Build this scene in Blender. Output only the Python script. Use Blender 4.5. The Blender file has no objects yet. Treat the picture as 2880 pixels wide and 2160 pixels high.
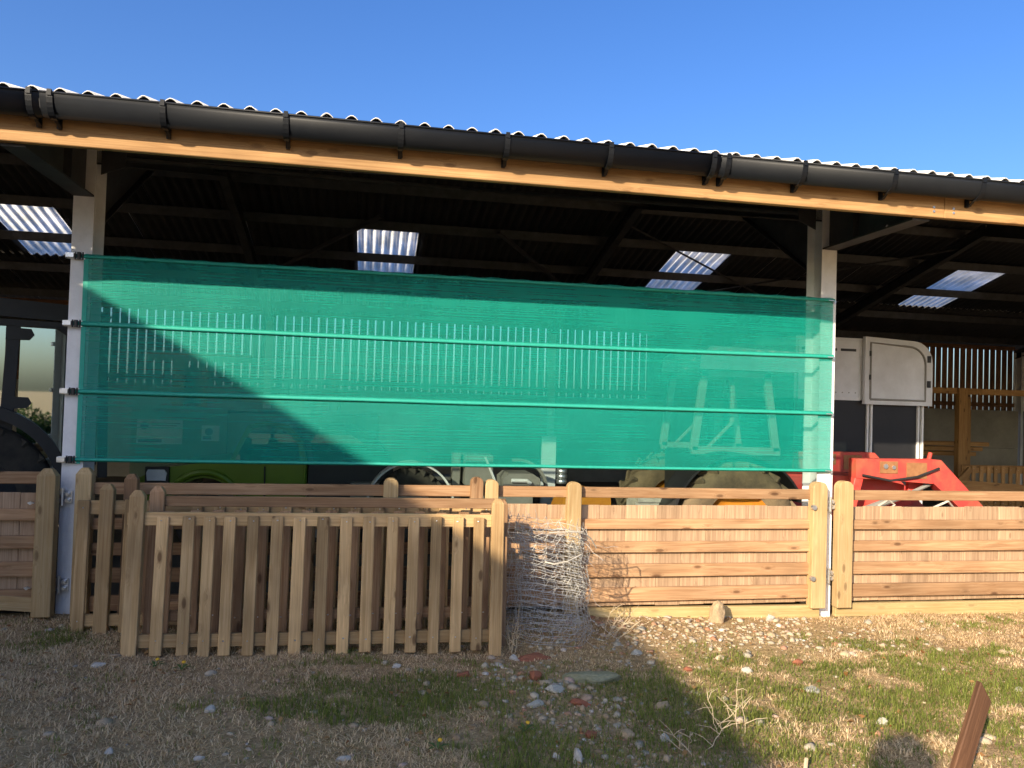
import bpy, math, random
import numpy as np
from mathutils import Vector, Matrix

R = math.radians
random.seed(7)
rng = np.random.default_rng(11)
sc = bpy.context.scene
col = sc.collection

# ------------------------------------------------------------------ camera
CAM = Vector((2.0924, -6.1349, 1.7161)); YAW, PIT, ROL = 0.1809, 0.0240, 0.0301
F0 = Vector((math.sin(YAW), math.cos(YAW), 0)); R0 = Vector((math.cos(YAW), -math.sin(YAW), 0)); U0 = Vector((0, 0, 1))
Fw = F0 * math.cos(PIT) + U0 * math.sin(PIT); Uw = U0 * math.cos(PIT) - F0 * math.sin(PIT)
Rw = R0 * math.cos(ROL) + Uw * math.sin(ROL); Uw = Uw * math.cos(ROL) - R0 * math.sin(ROL)
cd = bpy.data.cameras.new('camera'); cam = bpy.data.objects.new('camera', cd); col.objects.link(cam)
m = Matrix.Identity(4)
for i in range(3):
    m[i][0] = Rw[i]; m[i][1] = Uw[i]; m[i][2] = -Fw[i]; m[i][3] = CAM[i]
cam.matrix_world = m
cd.sensor_width = 36; cd.lens = 2149.46 / 2880 * 36; cd.clip_end = 3000; cd.clip_start = 0.05
sc.camera = cam

# ------------------------------------------------------------------ sky, sun, exposure
SUN_AZ, SUN_EL = R(42.5), R(22.3)
sundir = Vector((-math.sin(SUN_AZ) * math.cos(SUN_EL), -math.cos(SUN_AZ) * math.cos(SUN_EL), math.sin(SUN_EL)))
w = bpy.data.worlds.new('World'); sc.world = w; w.use_nodes = True
wn = w.node_tree.nodes; wl = w.node_tree.links
for n in list(wn): wn.remove(n)
sky = wn.new('ShaderNodeTexSky'); sky.sky_type = 'NISHITA'; sky.sun_disc = False
sky.sun_elevation = SUN_EL; sky.sun_rotation = math.pi + SUN_AZ
sky.air_density = 1.0; sky.dust_density = 2.8; sky.ozone_density = 4.0
bg = wn.new('ShaderNodeBackground'); bg.inputs['Strength'].default_value = 0.11
wo = wn.new('ShaderNodeOutputWorld')
hsv = wn.new('ShaderNodeHueSaturation'); hsv.inputs['Saturation'].default_value = 1.22; hsv.inputs['Hue'].default_value = 0.512
wl.new(sky.outputs[0], hsv.inputs['Color']); wl.new(hsv.outputs[0], bg.inputs[0]); wl.new(bg.outputs[0], wo.inputs[0])
sl = bpy.data.lights.new('sun', 'SUN'); sl.energy = 4.1; sl.angle = R(0.53); sl.color = (1.0, 0.84, 0.62)
so = bpy.data.objects.new('sun', sl); col.objects.link(so)
so.rotation_euler = (-sundir).to_track_quat('-Z', 'Y').to_euler(); so.location = sundir * 30
sc.view_settings.view_transform = 'Standard'; sc.view_settings.look = 'None'
sc.view_settings.gamma = 1.0; sc.view_settings.exposure = 1.18
sc.render.engine = 'CYCLES'
sc.cycles.transparent_max_bounces = 24; sc.cycles.diffuse_bounces = 3

# ------------------------------------------------------------------ node helpers
def new_mat(name):
    m = bpy.data.materials.new(name); m.use_nodes = True
    nt = m.node_tree
    return m, nt.nodes, nt.links, nt.nodes['Principled BSDF']

def nd(ns, t, **kw):
    n = ns.new(t)
    for k, v in kw.items():
        if k in n.inputs: n.inputs[k].default_value = v
        else: setattr(n, k, v)
    return n

def ramp(ns, stops):
    r = ns.new('ShaderNodeValToRGB'); e = r.color_ramp.elements
    while len(e) < len(stops): e.new(0.5)
    for el, (p, c) in zip(e, stops):
        el.position = p; el.color = (*c, 1) if len(c) == 3 else c
    return r

def plain(name, c1, c2=None, rough=0.6, metal=0.0, scale=4, bump=0.15, bscale=None, detail=6, lo=0.3, hi=0.7, spec=None):
    m, ns, ls, b = new_mat(name)
    c2 = c2 or tuple(x * 0.75 for x in c1)
    tc = nd(ns, 'ShaderNodeTexCoord'); oi = nd(ns, 'ShaderNodeObjectInfo')
    ad = nd(ns, 'ShaderNodeVectorMath', operation='ADD'); mu = nd(ns, 'ShaderNodeMath', operation='MULTIPLY'); mu.inputs[1].default_value = 31.0
    ls.new(oi.outputs['Random'], mu.inputs[0]); ls.new(tc.outputs['Object'], ad.inputs[0]); ls.new(mu.outputs[0], ad.inputs[1])
    n = nd(ns, 'ShaderNodeTexNoise', Scale=scale, Detail=detail, Roughness=0.65)
    ls.new(ad.outputs[0], n.inputs['Vector'])
    r = ramp(ns, [(lo, c1), (hi, c2)]); ls.new(n.outputs[0], r.inputs[0])
    ls.new(r.outputs[0], b.inputs['Base Color'])
    b.inputs['Roughness'].default_value = rough; b.inputs['Metallic'].default_value = metal
    if spec is not None: b.inputs['Specular IOR Level'].default_value = spec
    if bump:
        n2 = nd(ns, 'ShaderNodeTexNoise', Scale=bscale or scale * 8, Detail=4)
        ls.new(ad.outputs[0], n2.inputs['Vector'])
        bp = nd(ns, 'ShaderNodeBump', Strength=bump, Distance=0.01); ls.new(n2.outputs[0], bp.inputs['Height'])
        ls.new(bp.outputs[0], b.inputs['Normal'])
    return m

def wood(name, light, dark, knot=(0.09, 0.04, 0.018), knots=1.0, rough=0.75, grain=1.0, vary=0.35, gx=1.1):
    m, ns, ls, b = new_mat(name)
    tc = nd(ns, 'ShaderNodeTexCoord'); oi = nd(ns, 'ShaderNodeObjectInfo')
    mu = nd(ns, 'ShaderNodeMath', operation='MULTIPLY'); mu.inputs[1].default_value = 57.0
    ls.new(oi.outputs['Random'], mu.inputs[0])
    ad = nd(ns, 'ShaderNodeVectorMath', operation='ADD'); ls.new(tc.outputs['Object'], ad.inputs[0]); ls.new(mu.outputs[0], ad.inputs[1])
    # knots: smooth voronoi in a space squashed along the length
    mk = nd(ns, 'ShaderNodeMapping'); mk.inputs['Scale'].default_value = (3.8, 10, 10); ls.new(ad.outputs[0], mk.inputs[0])
    vo = nd(ns, 'ShaderNodeTexVoronoi', Scale=1.0, Randomness=1.0); ls.new(mk.outputs[0], vo.inputs['Vector'])
    kr = ramp(ns, [(0.0, (1, 1, 1)), (0.10, (.9, .9, .9)), (0.17, (0.15, .15, .15)), (0.30, (0, 0, 0))]); ls.new(vo.outputs['Distance'], kr.inputs[0])
    # grain: stretched noise pushed around by the knots
    mp = nd(ns, 'ShaderNodeMapping'); mp.inputs['Scale'].default_value = (gx, 16, 16); ls.new(ad.outputs[0], mp.inputs[0])
    pu = nd(ns, 'ShaderNodeVectorMath', operation='MULTIPLY_ADD'); pu.inputs[1].default_value = (0.0, 0.9, 0.9)
    ls.new(kr.outputs[0], pu.inputs[0]); ls.new(mp.outputs[0], pu.inputs[2])
    n1 = nd(ns, 'ShaderNodeTexNoise', Scale=1.6, Detail=5, Roughness=0.6, Distortion=1.2); ls.new(pu.outputs[0], n1.inputs['Vector'])
    mp2 = nd(ns, 'ShaderNodeMapping'); mp2.inputs['Scale'].default_value = (3, 70, 70); ls.new(pu.outputs[0], mp2.inputs[0])
    n2 = nd(ns, 'ShaderNodeTexNoise', Scale=0.16, Detail=3); ls.new(mp2.outputs[0], n2.inputs['Vector'])
    n3 = nd(ns, 'ShaderNodeTexNoise', Scale=1.3, Detail=3); ls.new(ad.outputs[0], n3.inputs['Vector'])
    mid = tuple((a + d) / 2 for a, d in zip(light, dark))
    r1 = ramp(ns, [(0.30, dark), (0.48, mid), (0.62, light)]); ls.new(n1.outputs[0], r1.inputs[0])
    mx = nd(ns, 'ShaderNodeMix', data_type='RGBA', blend_type='MULTIPLY'); mx.inputs[0].default_value = 0.45 * grain
    g = ramp(ns, [(0.35, (0.55, 0.5, 0.45)), (0.6, (1, 1, 1))]); ls.new(n2.outputs[0], g.inputs[0])
    ls.new(r1.outputs[0], mx.inputs[6]); ls.new(g.outputs[0], mx.inputs[7])
    # knots colour
    km = nd(ns, 'ShaderNodeMath', operation='MULTIPLY'); km.inputs[1].default_value = 0.8 * knots; ls.new(kr.outputs[0], km.inputs[0])
    mk2 = nd(ns, 'ShaderNodeMix', data_type='RGBA'); ls.new(km.outputs[0], mk2.inputs[0]); ls.new(mx.outputs[2], mk2.inputs[6]); mk2.inputs[7].default_value = (*knot, 1)
    # weathering blotches and piece to piece tint
    wr = ramp(ns, [(0.35, (1 - vary, 1 - vary, 1 - vary)), (0.6, (1, 1, 1))]); ls.new(n3.outputs[0], wr.inputs[0])
    mw = nd(ns, 'ShaderNodeMix', data_type='RGBA', blend_type='MULTIPLY'); mw.inputs[0].default_value = 0.7
    ls.new(mk2.outputs[2], mw.inputs[6]); ls.new(wr.outputs[0], mw.inputs[7])
    hs = nd(ns, 'ShaderNodeHueSaturation'); mr = nd(ns, 'ShaderNodeMapRange'); mr.inputs['To Min'].default_value = 1 - vary * 0.5; mr.inputs['To Max'].default_value = 1 + vary * 0.5
    ls.new(oi.outputs['Random'], mr.inputs['Value']); ls.new(mr.outputs[0], hs.inputs['Value']); ls.new(mw.outputs[2], hs.inputs['Color'])
    ls.new(hs.outputs[0], b.inputs['Base Color'])
    b.inputs['Roughness'].default_value = rough; b.inputs['Specular IOR Level'].default_value = 0.25
    bp = nd(ns, 'ShaderNodeBump', Strength=0.35, Distance=0.004); ls.new(n2.outputs[0], bp.inputs['Height']); ls.new(bp.outputs[0], b.inputs['Normal'])
    return m

M = {}
M['fence'] = wood('treated fence timber', (0.50, 0.31, 0.17), (0.34, 0.185, 0.09), vary=0.42)
M['stile'] = wood('new gate post timber', (0.58, 0.42, 0.22), (0.47, 0.31, 0.14), knots=0.7)
M['hurdle'] = wood('hurdle pine', (0.67, 0.455, 0.23), (0.50, 0.315, 0.14), vary=0.6)
M['board'] = wood('weathered backing board', (0.51, 0.35, 0.22), (0.33, 0.215, 0.13), knots=0.25, vary=0.28, gx=0.8)
M['greywood'] = wood('grey barn boarding', (0.30, 0.16, 0.085), (0.15, 0.075, 0.04), vary=0.4)
M['fascia'] = wood('eaves beam timber', (0.48, 0.29, 0.13), (0.37, 0.205, 0.085), knots=0.6, vary=0.4)
M['interior'] = wood('interior timber', (0.50, 0.29, 0.12), (0.36, 0.19, 0.07), vary=0.3)
M['sill'] = wood('yellow treated sill', (0.54, 0.41, 0.20), (0.43, 0.31, 0.13), knots=0.4, vary=0.3)
M['stake'] = wood('brown stake', (0.14, 0.07, 0.038), (0.075, 0.036, 0.02), knots=0.2)
M['galv'] = plain('galvanised steel', (0.80, 0.80, 0.80), (0.68, 0.68, 0.68), rough=0.6, metal=0.0, scale=9, bump=0.25, bscale=60)
M['steel'] = plain('dark frame steel', (0.075, 0.076, 0.08), (0.04, 0.04, 0.044), rough=0.6, metal=0.3, scale=5)
M['zinc'] = plain('bright zinc', (0.75, 0.76, 0.78), (0.55, 0.56, 0.58), rough=0.32, metal=0.85, scale=20)
M['purlin'] = plain('purlin steel', (0.07, 0.071, 0.075), (0.035, 0.036, 0.038), rough=0.5, metal=0.3, scale=6)
M['under_shade'] = plain('shaded sheet underside', (0.045, 0.045, 0.048), (0.028, 0.028, 0.03), rough=0.9, scale=3, bump=0.1)  # shade under the roof, put into the colour of the lower faces
M['cement'] = plain('pale fibre cement', (0.66, 0.65, 0.63), (0.54, 0.53, 0.51), rough=0.85, scale=3, bump=0.2)  # pale copy of the sheet colour for the sunlit tops and edges
M['gutter'] = plain('black gutter', (0.0045, 0.006, 0.009), (0.009, 0.0105, 0.013), rough=0.5, spec=0.25, scale=2.5, bump=0.08, bscale=9)
M['concrete'] = plain('concrete panel', (0.36, 0.34, 0.30), (0.25, 0.24, 0.21), rough=0.9, scale=2.2, bump=0.3)
M['black'] = plain('black plastic', (0.018, 0.018, 0.02), (0.03, 0.03, 0.03), rough=0.5)
M['rubber'] = plain('tyre rubber', (0.028, 0.026, 0.024), (0.07, 0.06, 0.045), rough=0.9, scale=6)
M['mudrubber'] = plain('muddy tyre', (0.075, 0.06, 0.042), (0.22, 0.16, 0.09), rough=0.95, scale=5, bump=0.6)
M['red'] = plain('faded red paint', (0.62, 0.055, 0.04), (0.55, 0.14, 0.10), rough=0.5, scale=3, bump=0.1, lo=0.4, hi=0.75)
M['pink'] = plain('sun bleached red paint', (0.54, 0.055, 0.045), (0.40, 0.11, 0.06), rough=0.6, scale=5, lo=0.45, hi=0.7)
M['rust'] = plain('rust', (0.22, 0.09, 0.035), (0.36, 0.17, 0.07), rough=0.85, scale=14)
M['lime'] = plain('lime green paint', (0.17, 0.28, 0.02), (0.14, 0.23, 0.02), rough=0.3, scale=2, bump=0)
M['olive'] = plain('grey green panel', (0.20, 0.28, 0.20), (0.15, 0.22, 0.16), rough=0.6, scale=2)
M['grey'] = plain('grey machine casing', (0.28, 0.27, 0.24), (0.20, 0.19, 0.17), rough=0.55, scale=5)
M['white'] = plain('white trailer panel', (0.78, 0.79, 0.81), (0.58, 0.58, 0.58), rough=0.55, scale=2.5, bump=0.05)
M['paper'] = plain('white label', (0.70, 0.73, 0.74), (0.62, 0.65, 0.66), rough=0.5, scale=10, bump=0)
M['ink'] = plain('blue label print', (0.10, 0.20, 0.30), (0.08, 0.16, 0.25), rough=0.5, bump=0)
M['navy'] = plain('black trailer panel', (0.010, 0.011, 0.013), (0.018, 0.018, 0.02), rough=0.45, scale=2)
M['orange'] = plain('orange paint', (0.62, 0.25, 0.02), (0.50, 0.18, 0.02), rough=0.5, scale=8)
M['wire'] = plain('netting wire', (0.50, 0.49, 0.46), (0.34, 0.33, 0.31), rough=0.6, metal=0.2, scale=30, bump=0)
M['stem'] = plain('dry stem', (0.55, 0.45, 0.31), (0.40, 0.31, 0.2), rough=0.8, scale=20, bump=0)
M['brick'] = plain('broken brick', (0.36, 0.13, 0.065), (0.25, 0.085, 0.05), rough=0.9, scale=9, bump=0.5)
M['stone'] = plain('pale stone', (0.55, 0.53, 0.46), (0.38, 0.35, 0.28), rough=0.9, scale=6, bump=0.5)
M['chalk'] = plain('white flint', (0.60, 0.56, 0.49), (0.38, 0.34, 0.28), rough=0.85, scale=7, bump=0.4)
M['buff'] = plain('buff stone', (0.48, 0.36, 0.22), (0.34, 0.25, 0.15), rough=0.9, scale=7, bump=0.5)
M['mossy'] = plain('lichened flat stone', (0.34, 0.34, 0.22), (0.22, 0.22, 0.13), rough=0.95, scale=8, bump=0.6)
M['bark'] = plain('bark', (0.10, 0.075, 0.05), (0.06, 0.045, 0.03), rough=0.9, scale=12, bump=0.5)
M['render'] = plain('cream render', (0.55, 0.52, 0.45), (0.48, 0.45, 0.39), rough=0.9, scale=1.5)
M['slate'] = plain('slate roof', (0.13, 0.13, 0.14), (0.09, 0.09, 0.10), rough=0.7, scale=3)
M['strap'] = plain('green webbing', (0.02, 0.37, 0.285), (0.012, 0.31, 0.235), rough=0.6, scale=40, bump=0.3, bscale=220)

def leaf_mat(name, c1, c2):
    m, ns, ls, b = new_mat(name)
    at = nd(ns, 'ShaderNodeAttribute', attribute_name='tint'); r = ramp(ns, [(0.0, c1), (1.0, c2)])
    ls.new(at.outputs['Fac'], r.inputs[0]); ls.new(r.outputs[0], b.inputs['Base Color'])
    b.inputs['Roughness'].default_value = 0.65; b.inputs['Specular IOR Level'].default_value = 0.2
    tr = nd(ns, 'ShaderNodeBsdfTranslucent'); ls.new(r.outputs[0], tr.inputs[0])
    mx = nd(ns, 'ShaderNodeMixShader'); mx.inputs[0].default_value = 0.45
    ls.new(b.outputs[0], mx.inputs[1]); ls.new(tr.outputs[0], mx.inputs[2]); ls.new(mx.outputs[0], ns['Material Output'].inputs[0])
    return m
M['grass'] = leaf_mat('green grass blades', (0.085, 0.125, 0.022), (0.33, 0.36, 0.085))
M['straw'] = leaf_mat('dry grass blades', (0.52, 0.36, 0.19), (0.98, 0.80, 0.52))
M['leaf'] = leaf_mat('shrub leaves', (0.03, 0.06, 0.015), (0.09, 0.13, 0.03))

def pebble_mat():
    m, ns, ls, b = new_mat('mixed pebbles')
    at = nd(ns, 'ShaderNodeAttribute', attribute_name='tint')
    r = ramp(ns, [(0.0, (0.30, 0.21, 0.12)), (0.3, (0.46, 0.36, 0.23)), (0.55, (0.34, 0.31, 0.25)), (0.75, (0.50, 0.42, 0.30)), (0.9, (0.36, 0.15, 0.07)), (1.0, (0.58, 0.55, 0.48))])
    ls.new(at.outputs['Fac'], r.inputs[0])
    n = nd(ns, 'ShaderNodeTexNoise', Scale=60, Detail=4); mx = nd(ns, 'ShaderNodeMix', data_type='RGBA', blend_type='MULTIPLY'); mx.inputs[0].default_value = 0.5
    g = ramp(ns, [(0.35, (0.6, 0.6, 0.6)), (0.65, (1, 1, 1))]); ls.new(n.outputs[0], g.inputs[0])
    tc = nd(ns, 'ShaderNodeTexCoord'); ls.new(tc.outputs['Object'], n.inputs['Vector'])
    ls.new(r.outputs[0], mx.inputs[6]); ls.new(g.outputs[0], mx.inputs[7]); ls.new(mx.outputs[2], b.inputs['Base Color'])
    b.inputs['Roughness'].default_value = 0.85
    return m
M['pebble'] = pebble_mat()

def ground_mat():
    m, ns, ls, b = new_mat('earth with thatch')
    tc = nd(ns, 'ShaderNodeTexCoord')
    n1 = nd(ns, 'ShaderNodeTexNoise', Scale=1.1, Detail=8, Roughness=0.65); n2 = nd(ns, 'ShaderNodeTexNoise', Scale=22, Detail=8, Roughness=0.75); n3 = nd(ns, 'ShaderNodeTexNoise', Scale=90, Detail=4)
    for n in (n1, n2, n3): ls.new(tc.outputs['Object'], n.inputs['Vector'])
    r1 = ramp(ns, [(0.3, (0.40, 0.28, 0.165)), (0.5, (0.50, 0.37, 0.225)), (0.7, (0.36, 0.28, 0.15))]); ls.new(n1.outputs[0], r1.inputs[0])
    r2 = ramp(ns, [(0.35, (0.55, 0.5, 0.42)), (0.65, (1.25, 1.2, 1.1))]); ls.new(n2.outputs[0], r2.inputs[0])
    mx = nd(ns, 'ShaderNodeMix', data_type='RGBA', blend_type='MULTIPLY'); mx.inputs[0].default_value = 1.0
    ls.new(r1.outputs[0], mx.inputs[6]); ls.new(r2.outputs[0], mx.inputs[7]); ls.new(mx.outputs[2], b.inputs['Base Color'])
    b.inputs['Roughness'].default_value = 0.95; b.inputs['Specular IOR Level'].default_value = 0.1
    ad = nd(ns, 'ShaderNodeMath', operation='ADD'); ls.new(n2.outputs[0], ad.inputs[0]); ls.new(n3.outputs[0], ad.inputs[1])
    bp = nd(ns, 'ShaderNodeBump', Strength=0.9, Distance=0.02); ls.new(ad.outputs[0], bp.inputs['Height']); ls.new(bp.outputs[0], b.inputs['Normal'])
    return m
M['earth'] = ground_mat()
M['floor'] = plain('dirty barn floor', (0.13, 0.11, 0.085), (0.08, 0.068, 0.05), rough=0.95, scale=1.5, bump=0.6, bscale=30)

def net_mat():
    m, ns, ls, b = new_mat('green windbreak mesh')
    for n in list(ns):
        if n.type == 'BSDF_PRINCIPLED': ns.remove(n)
    tc = nd(ns, 'ShaderNodeTexCoord')
    n = nd(ns, 'ShaderNodeTexNoise', Scale=1.4, Detail=5); ls.new(tc.outputs['Object'], n.inputs['Vector'])
    mp = nd(ns, 'ShaderNodeMapping'); mp.inputs['Scale'].default_value = (0.5, 1, 60); ls.new(tc.outputs['Object'], mp.inputs[0])
    n2 = nd(ns, 'ShaderNodeTexNoise', Scale=1.2, Detail=4); ls.new(mp.outputs[0], n2.inputs['Vector'])
    r = ramp(ns, [(0.3, (0.0, 0.31, 0.245)), (0.7, (0.006, 0.38, 0.295))]); ls.new(n.outputs[0], r.inputs[0])
    g = ramp(ns, [(0.3, (0.85, 0.9, 0.9)), (0.7, (1.05, 1.05, 1.05))]); ls.new(n2.outputs[0], g.inputs[0])
    mx = nd(ns, 'ShaderNodeMix', data_type='RGBA', blend_type='MULTIPLY'); mx.inputs[0].default_value = 1
    ls.new(r.outputs[0], mx.inputs[6]); ls.new(g.outputs[0], mx.inputs[7])
    # woven relief
    wv = nd(ns, 'ShaderNodeTexWave', Scale=28.0, Distortion=1.5); wv.bands_direction = 'Z'; ls.new(tc.outputs['Object'], wv.inputs['Vector'])
    wx = nd(ns, 'ShaderNodeTexWave', Scale=26.0, Distortion=1.5); wx.bands_direction = 'X'; ls.new(tc.outputs['Object'], wx.inputs['Vector'])
    ad = nd(ns, 'ShaderNodeMath', operation='ADD'); ls.new(wv.outputs['Fac'], ad.inputs[0]); ls.new(wx.outputs['Fac'], ad.inputs[1])
    mpw = nd(ns, 'ShaderNodeMapping'); mpw.inputs['Scale'].default_value = (34, 1, 5); ls.new(tc.outputs['Object'], mpw.inputs[0])
    nw = nd(ns, 'ShaderNodeTexNoise', Scale=1.0, Detail=5, Distortion=0.4); ls.new(mpw.outputs[0], nw.inputs['Vector'])
    mph = nd(ns, 'ShaderNodeMapping'); mph.inputs['Scale'].default_value = (1.6, 1, 26); ls.new(tc.outputs['Object'], mph.inputs[0])
    nh = nd(ns, 'ShaderNodeTexNoise', Scale=1.0, Detail=5, Distortion=0.6); ls.new(mph.outputs[0], nh.inputs['Vector'])
    a2 = nd(ns, 'ShaderNodeMath', operation='ADD'); ls.new(nw.outputs[0], a2.inputs[0]); ls.new(nh.outputs[0], a2.inputs[1])
    a3 = nd(ns, 'ShaderNodeMath', operation='MULTIPLY_ADD'); a3.inputs[1].default_value = 0.25; ls.new(ad.outputs[0], a3.inputs[0]); ls.new(a2.outputs[0], a3.inputs[2])
    bp = nd(ns, 'ShaderNodeBump', Strength=0.4, Distance=0.010); ls.new(a3.outputs[0], bp.inputs['Height'])
    di = nd(ns, 'ShaderNodeBsdfPrincipled', Roughness=0.55); ls.new(mx.outputs[2], di.inputs['Base Color']); ls.new(bp.outputs[0], di.inputs['Normal'])
    di.inputs['Specular IOR Level'].default_value = 0.3
    tl = nd(ns, 'ShaderNodeBsdfTranslucent'); ls.new(mx.outputs[2], tl.inputs[0])
    m1 = nd(ns, 'ShaderNodeMixShader'); m1.inputs[0].default_value = 0.12; ls.new(di.outputs[0], m1.inputs[1]); ls.new(tl.outputs[0], m1.inputs[2])
    tp = nd(ns, 'ShaderNodeBsdfTransparent'); tp.inputs[0].default_value = (0.80, 1.0, 0.96, 1)
    m2 = nd(ns, 'ShaderNodeMixShader'); m2.inputs[0].default_value = 0.58; ls.new(tp.outputs[0], m2.inputs[1]); ls.new(m1.outputs[0], m2.inputs[2])
    ls.new(m2.outputs[0], ns['Material Output'].inputs[0])
    return m
M['net'] = net_mat()

def rooflight_mat():
    m, ns, ls, b = new_mat('translucent rooflight')
    tl = nd(ns, 'ShaderNodeBsdfTranslucent'); tl.inputs[0].default_value = (0.92, 0.92, 0.92, 1)
    tc = nd(ns, 'ShaderNodeTexCoord'); n = nd(ns, 'ShaderNodeTexNoise', Scale=2.2, Detail=7, Roughness=0.7); ls.new(tc.outputs['Object'], n.inputs['Vector'])
    r = ramp(ns, [(0.3, (0.62, 0.62, 0.58)), (0.62, (0.93, 0.93, 0.92))]); ls.new(n.outputs[0], r.inputs[0]); ls.new(r.outputs[0], tl.inputs[0])
    mx = nd(ns, 'ShaderNodeMixShader'); mx.inputs[0].default_value = 0.93
    b.inputs['Base Color'].default_value = (0.6, 0.63, 0.68, 1); b.inputs['Roughness'].default_value = 0.5
    ls.new(b.outputs[0], mx.inputs[1]); ls.new(tl.outputs[0], mx.inputs[2]); ls.new(mx.outputs[0], ns['Material Output'].inputs[0])
    return m
M['rooflight'] = rooflight_mat()

def glass_mat(name, tint, refl):
    m, ns, ls, b = new_mat(name)
    ns.remove(b)
    tp = nd(ns, 'ShaderNodeBsdfTransparent'); tp.inputs[0].default_value = (*tint, 1)
    gl = nd(ns, 'ShaderNodeBsdfGlossy', Roughness=0.02); gl.inputs[0].default_value = (0.85, 1, 1, 1)
    mx = nd(ns, 'ShaderNodeMixShader'); mx.inputs[0].default_value = refl
    ls.new(tp.outputs[0], mx.inputs[1]); ls.new(gl.outputs[0], mx.inputs[2]); ls.new(mx.outputs[0], ns['Material Output'].inputs[0])
    return m
M['glass'] = glass_mat('tinted cab glass', (0.26, 0.36, 0.40), 0.66)
M['carglass'] = glass_mat('dark car glass', (0.12, 0.14, 0.14), 0.12)

# ------------------------------------------------------------------ mesh helpers
WM = {}
def mesh_of(name, vs, fs, smooth=False):
    me = bpy.data.meshes.new(name); me.from_pydata([tuple(v) for v in vs], [], [tuple(f) for f in fs]); me.update()
    if smooth: me.polygons.foreach_set('use_smooth', [True] * len(me.polygons))
    return me

def fast_mesh(name, V, T, tint=None, quads=False):
    V = np.asarray(V, np.float32).reshape(-1, 3); T = np.asarray(T, np.int32); k = T.shape[1]
    me = bpy.data.meshes.new(name); me.vertices.add(len(V)); me.vertices.foreach_set('co', V.ravel())
    me.loops.add(T.size); me.loops.foreach_set('vertex_index', T.ravel())
    me.polygons.add(len(T)); me.polygons.foreach_set('loop_start', np.arange(0, T.size, k, dtype=np.int32))
    me.update(calc_edges=True)
    if tint is not None:
        a = me.attributes.new('tint', 'FLOAT', 'POINT'); a.data.foreach_set('value', np.asarray(tint, np.float32))
    return me

def put(name, me, mat=None, parent=None, M4=None):
    """link an object; M4 is its WORLD matrix"""
    o = bpy.data.objects.new(name, me); col.objects.link(o)
    M4 = M4 or Matrix.Identity(4); WM[o] = M4.copy()
    if mat is not None and me is not None and not me.materials: me.materials.append(M[mat] if isinstance(mat, str) else mat)
    elif mat is not None and me is not None:
        mm = M[mat] if isinstance(mat, str) else mat
        if me.materials[0] != mm:
            o.material_slots[0].link = 'OBJECT'; o.material_slots[0].material = mm
    if parent is not None:
        o.parent = parent; o.matrix_local = WM[parent].inverted() @ M4
    else: o.matrix_world = M4
    return o

def thing(name, label, cat, loc=(0, 0, 0), group=None, M4=None):
    o = put(name, None, None, None, M4 or Matrix.Translation(loc)); tag(o, label, cat, group); return o
def tag(o, label, cat, group=None, kind=None):
    if label: o['label'] = label
    if cat: o['category'] = cat
    if group: o['group'] = group
    if kind: o['kind'] = kind
    return o

def frame(p0, p1, face=(0, -1, 0)):
    p0 = Vector(p0); p1 = Vector(p1); x = (p1 - p0).normalized(); z = Vector(face); z = (z - x * z.dot(x))
    if z.length < 1e-5: z = Vector((1, 0, 0)) - x * x.x
    z.normalize(); y = z.cross(x)
    m = Matrix.Identity(4)
    for i in range(3): m[i][0] = x[i]; m[i][1] = y[i]; m[i][2] = z[i]; m[i][3] = p0[i]
    return m, (p1 - p0).length

CACHE = {}
def bar_mesh(L, w, t, end=None, c=0.004):
    key = ('bar', round(L, 3), round(w, 3), round(t, 3), end, c)
    if key in CACHE: return CACHE[key]
    w2, t2 = w / 2, t / 2
    rings = [(0, 1 - c / w2, 1 - c / t2), (c, 1, 1)]
    if end == 'point': rings += [(L - w * 0.42, 1, 1), (L - w * .12, 0.62, 0.7), (L, 0.42, 0.5)]
    elif end == 'round': rings += [(L - w * (0.42 - 0.42 * math.sin(a)), max(math.cos(a), .25), 1 if a < 1.3 else 0.9) for a in (0, .35, .7, 1.0, 1.3)]
    else: rings += [(L - c, 1, 1), (L, 1 - c / w2, 1 - c / t2)]
    vs = []; fs = []
    for (x, sy, sz) in rings:
        a, b = w2 * sy, t2 * sz; cc = min(c, a * .5, b * .5)
        vs += [(x, a - cc, -b), (x, a, -b + cc), (x, a, b - cc), (x, a - cc, b), (x, -a + cc, b), (x, -a, b - cc), (x, -a, -b + cc), (x, -a + cc, -b)]
    for r in range(len(rings) - 1):
        for i in range(8):
            j = (i + 1) % 8; fs.append((r * 8 + i, r * 8 + j, r * 8 + 8 + j, r * 8 + 8 + i))
    fs.append(tuple(range(7, -1, -1))); n = len(vs); fs.append(tuple(range(n - 8, n)))
    me = mesh_of('timber', vs, fs); CACHE[key] = me; return me

def bar(name, p0, p1, w, t, mat, parent=None, face=(0, -1, 0), end=None, c=0.004):
    M4, L = frame(p0, p1, face)
    me = bar_mesh(L, w, t, end, c)
    return put(name, me, mat, parent, M4)

def prof_mesh(key, pts, L):
    key = ('prof', key, round(L, 3))
    if key in CACHE: return CACHE[key]
    n = len(pts); vs = [(0, y, z) for y, z in pts] + [(L, y, z) for y, z in pts]
    fs = [(i, (i + 1) % n, n + (i + 1) % n, n + i) for i in range(n)] + [tuple(range(n - 1, -1, -1)), tuple(range(n, 2 * n))]
    me = mesh_of('profile', vs, fs); CACHE[key] = me; return me

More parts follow.
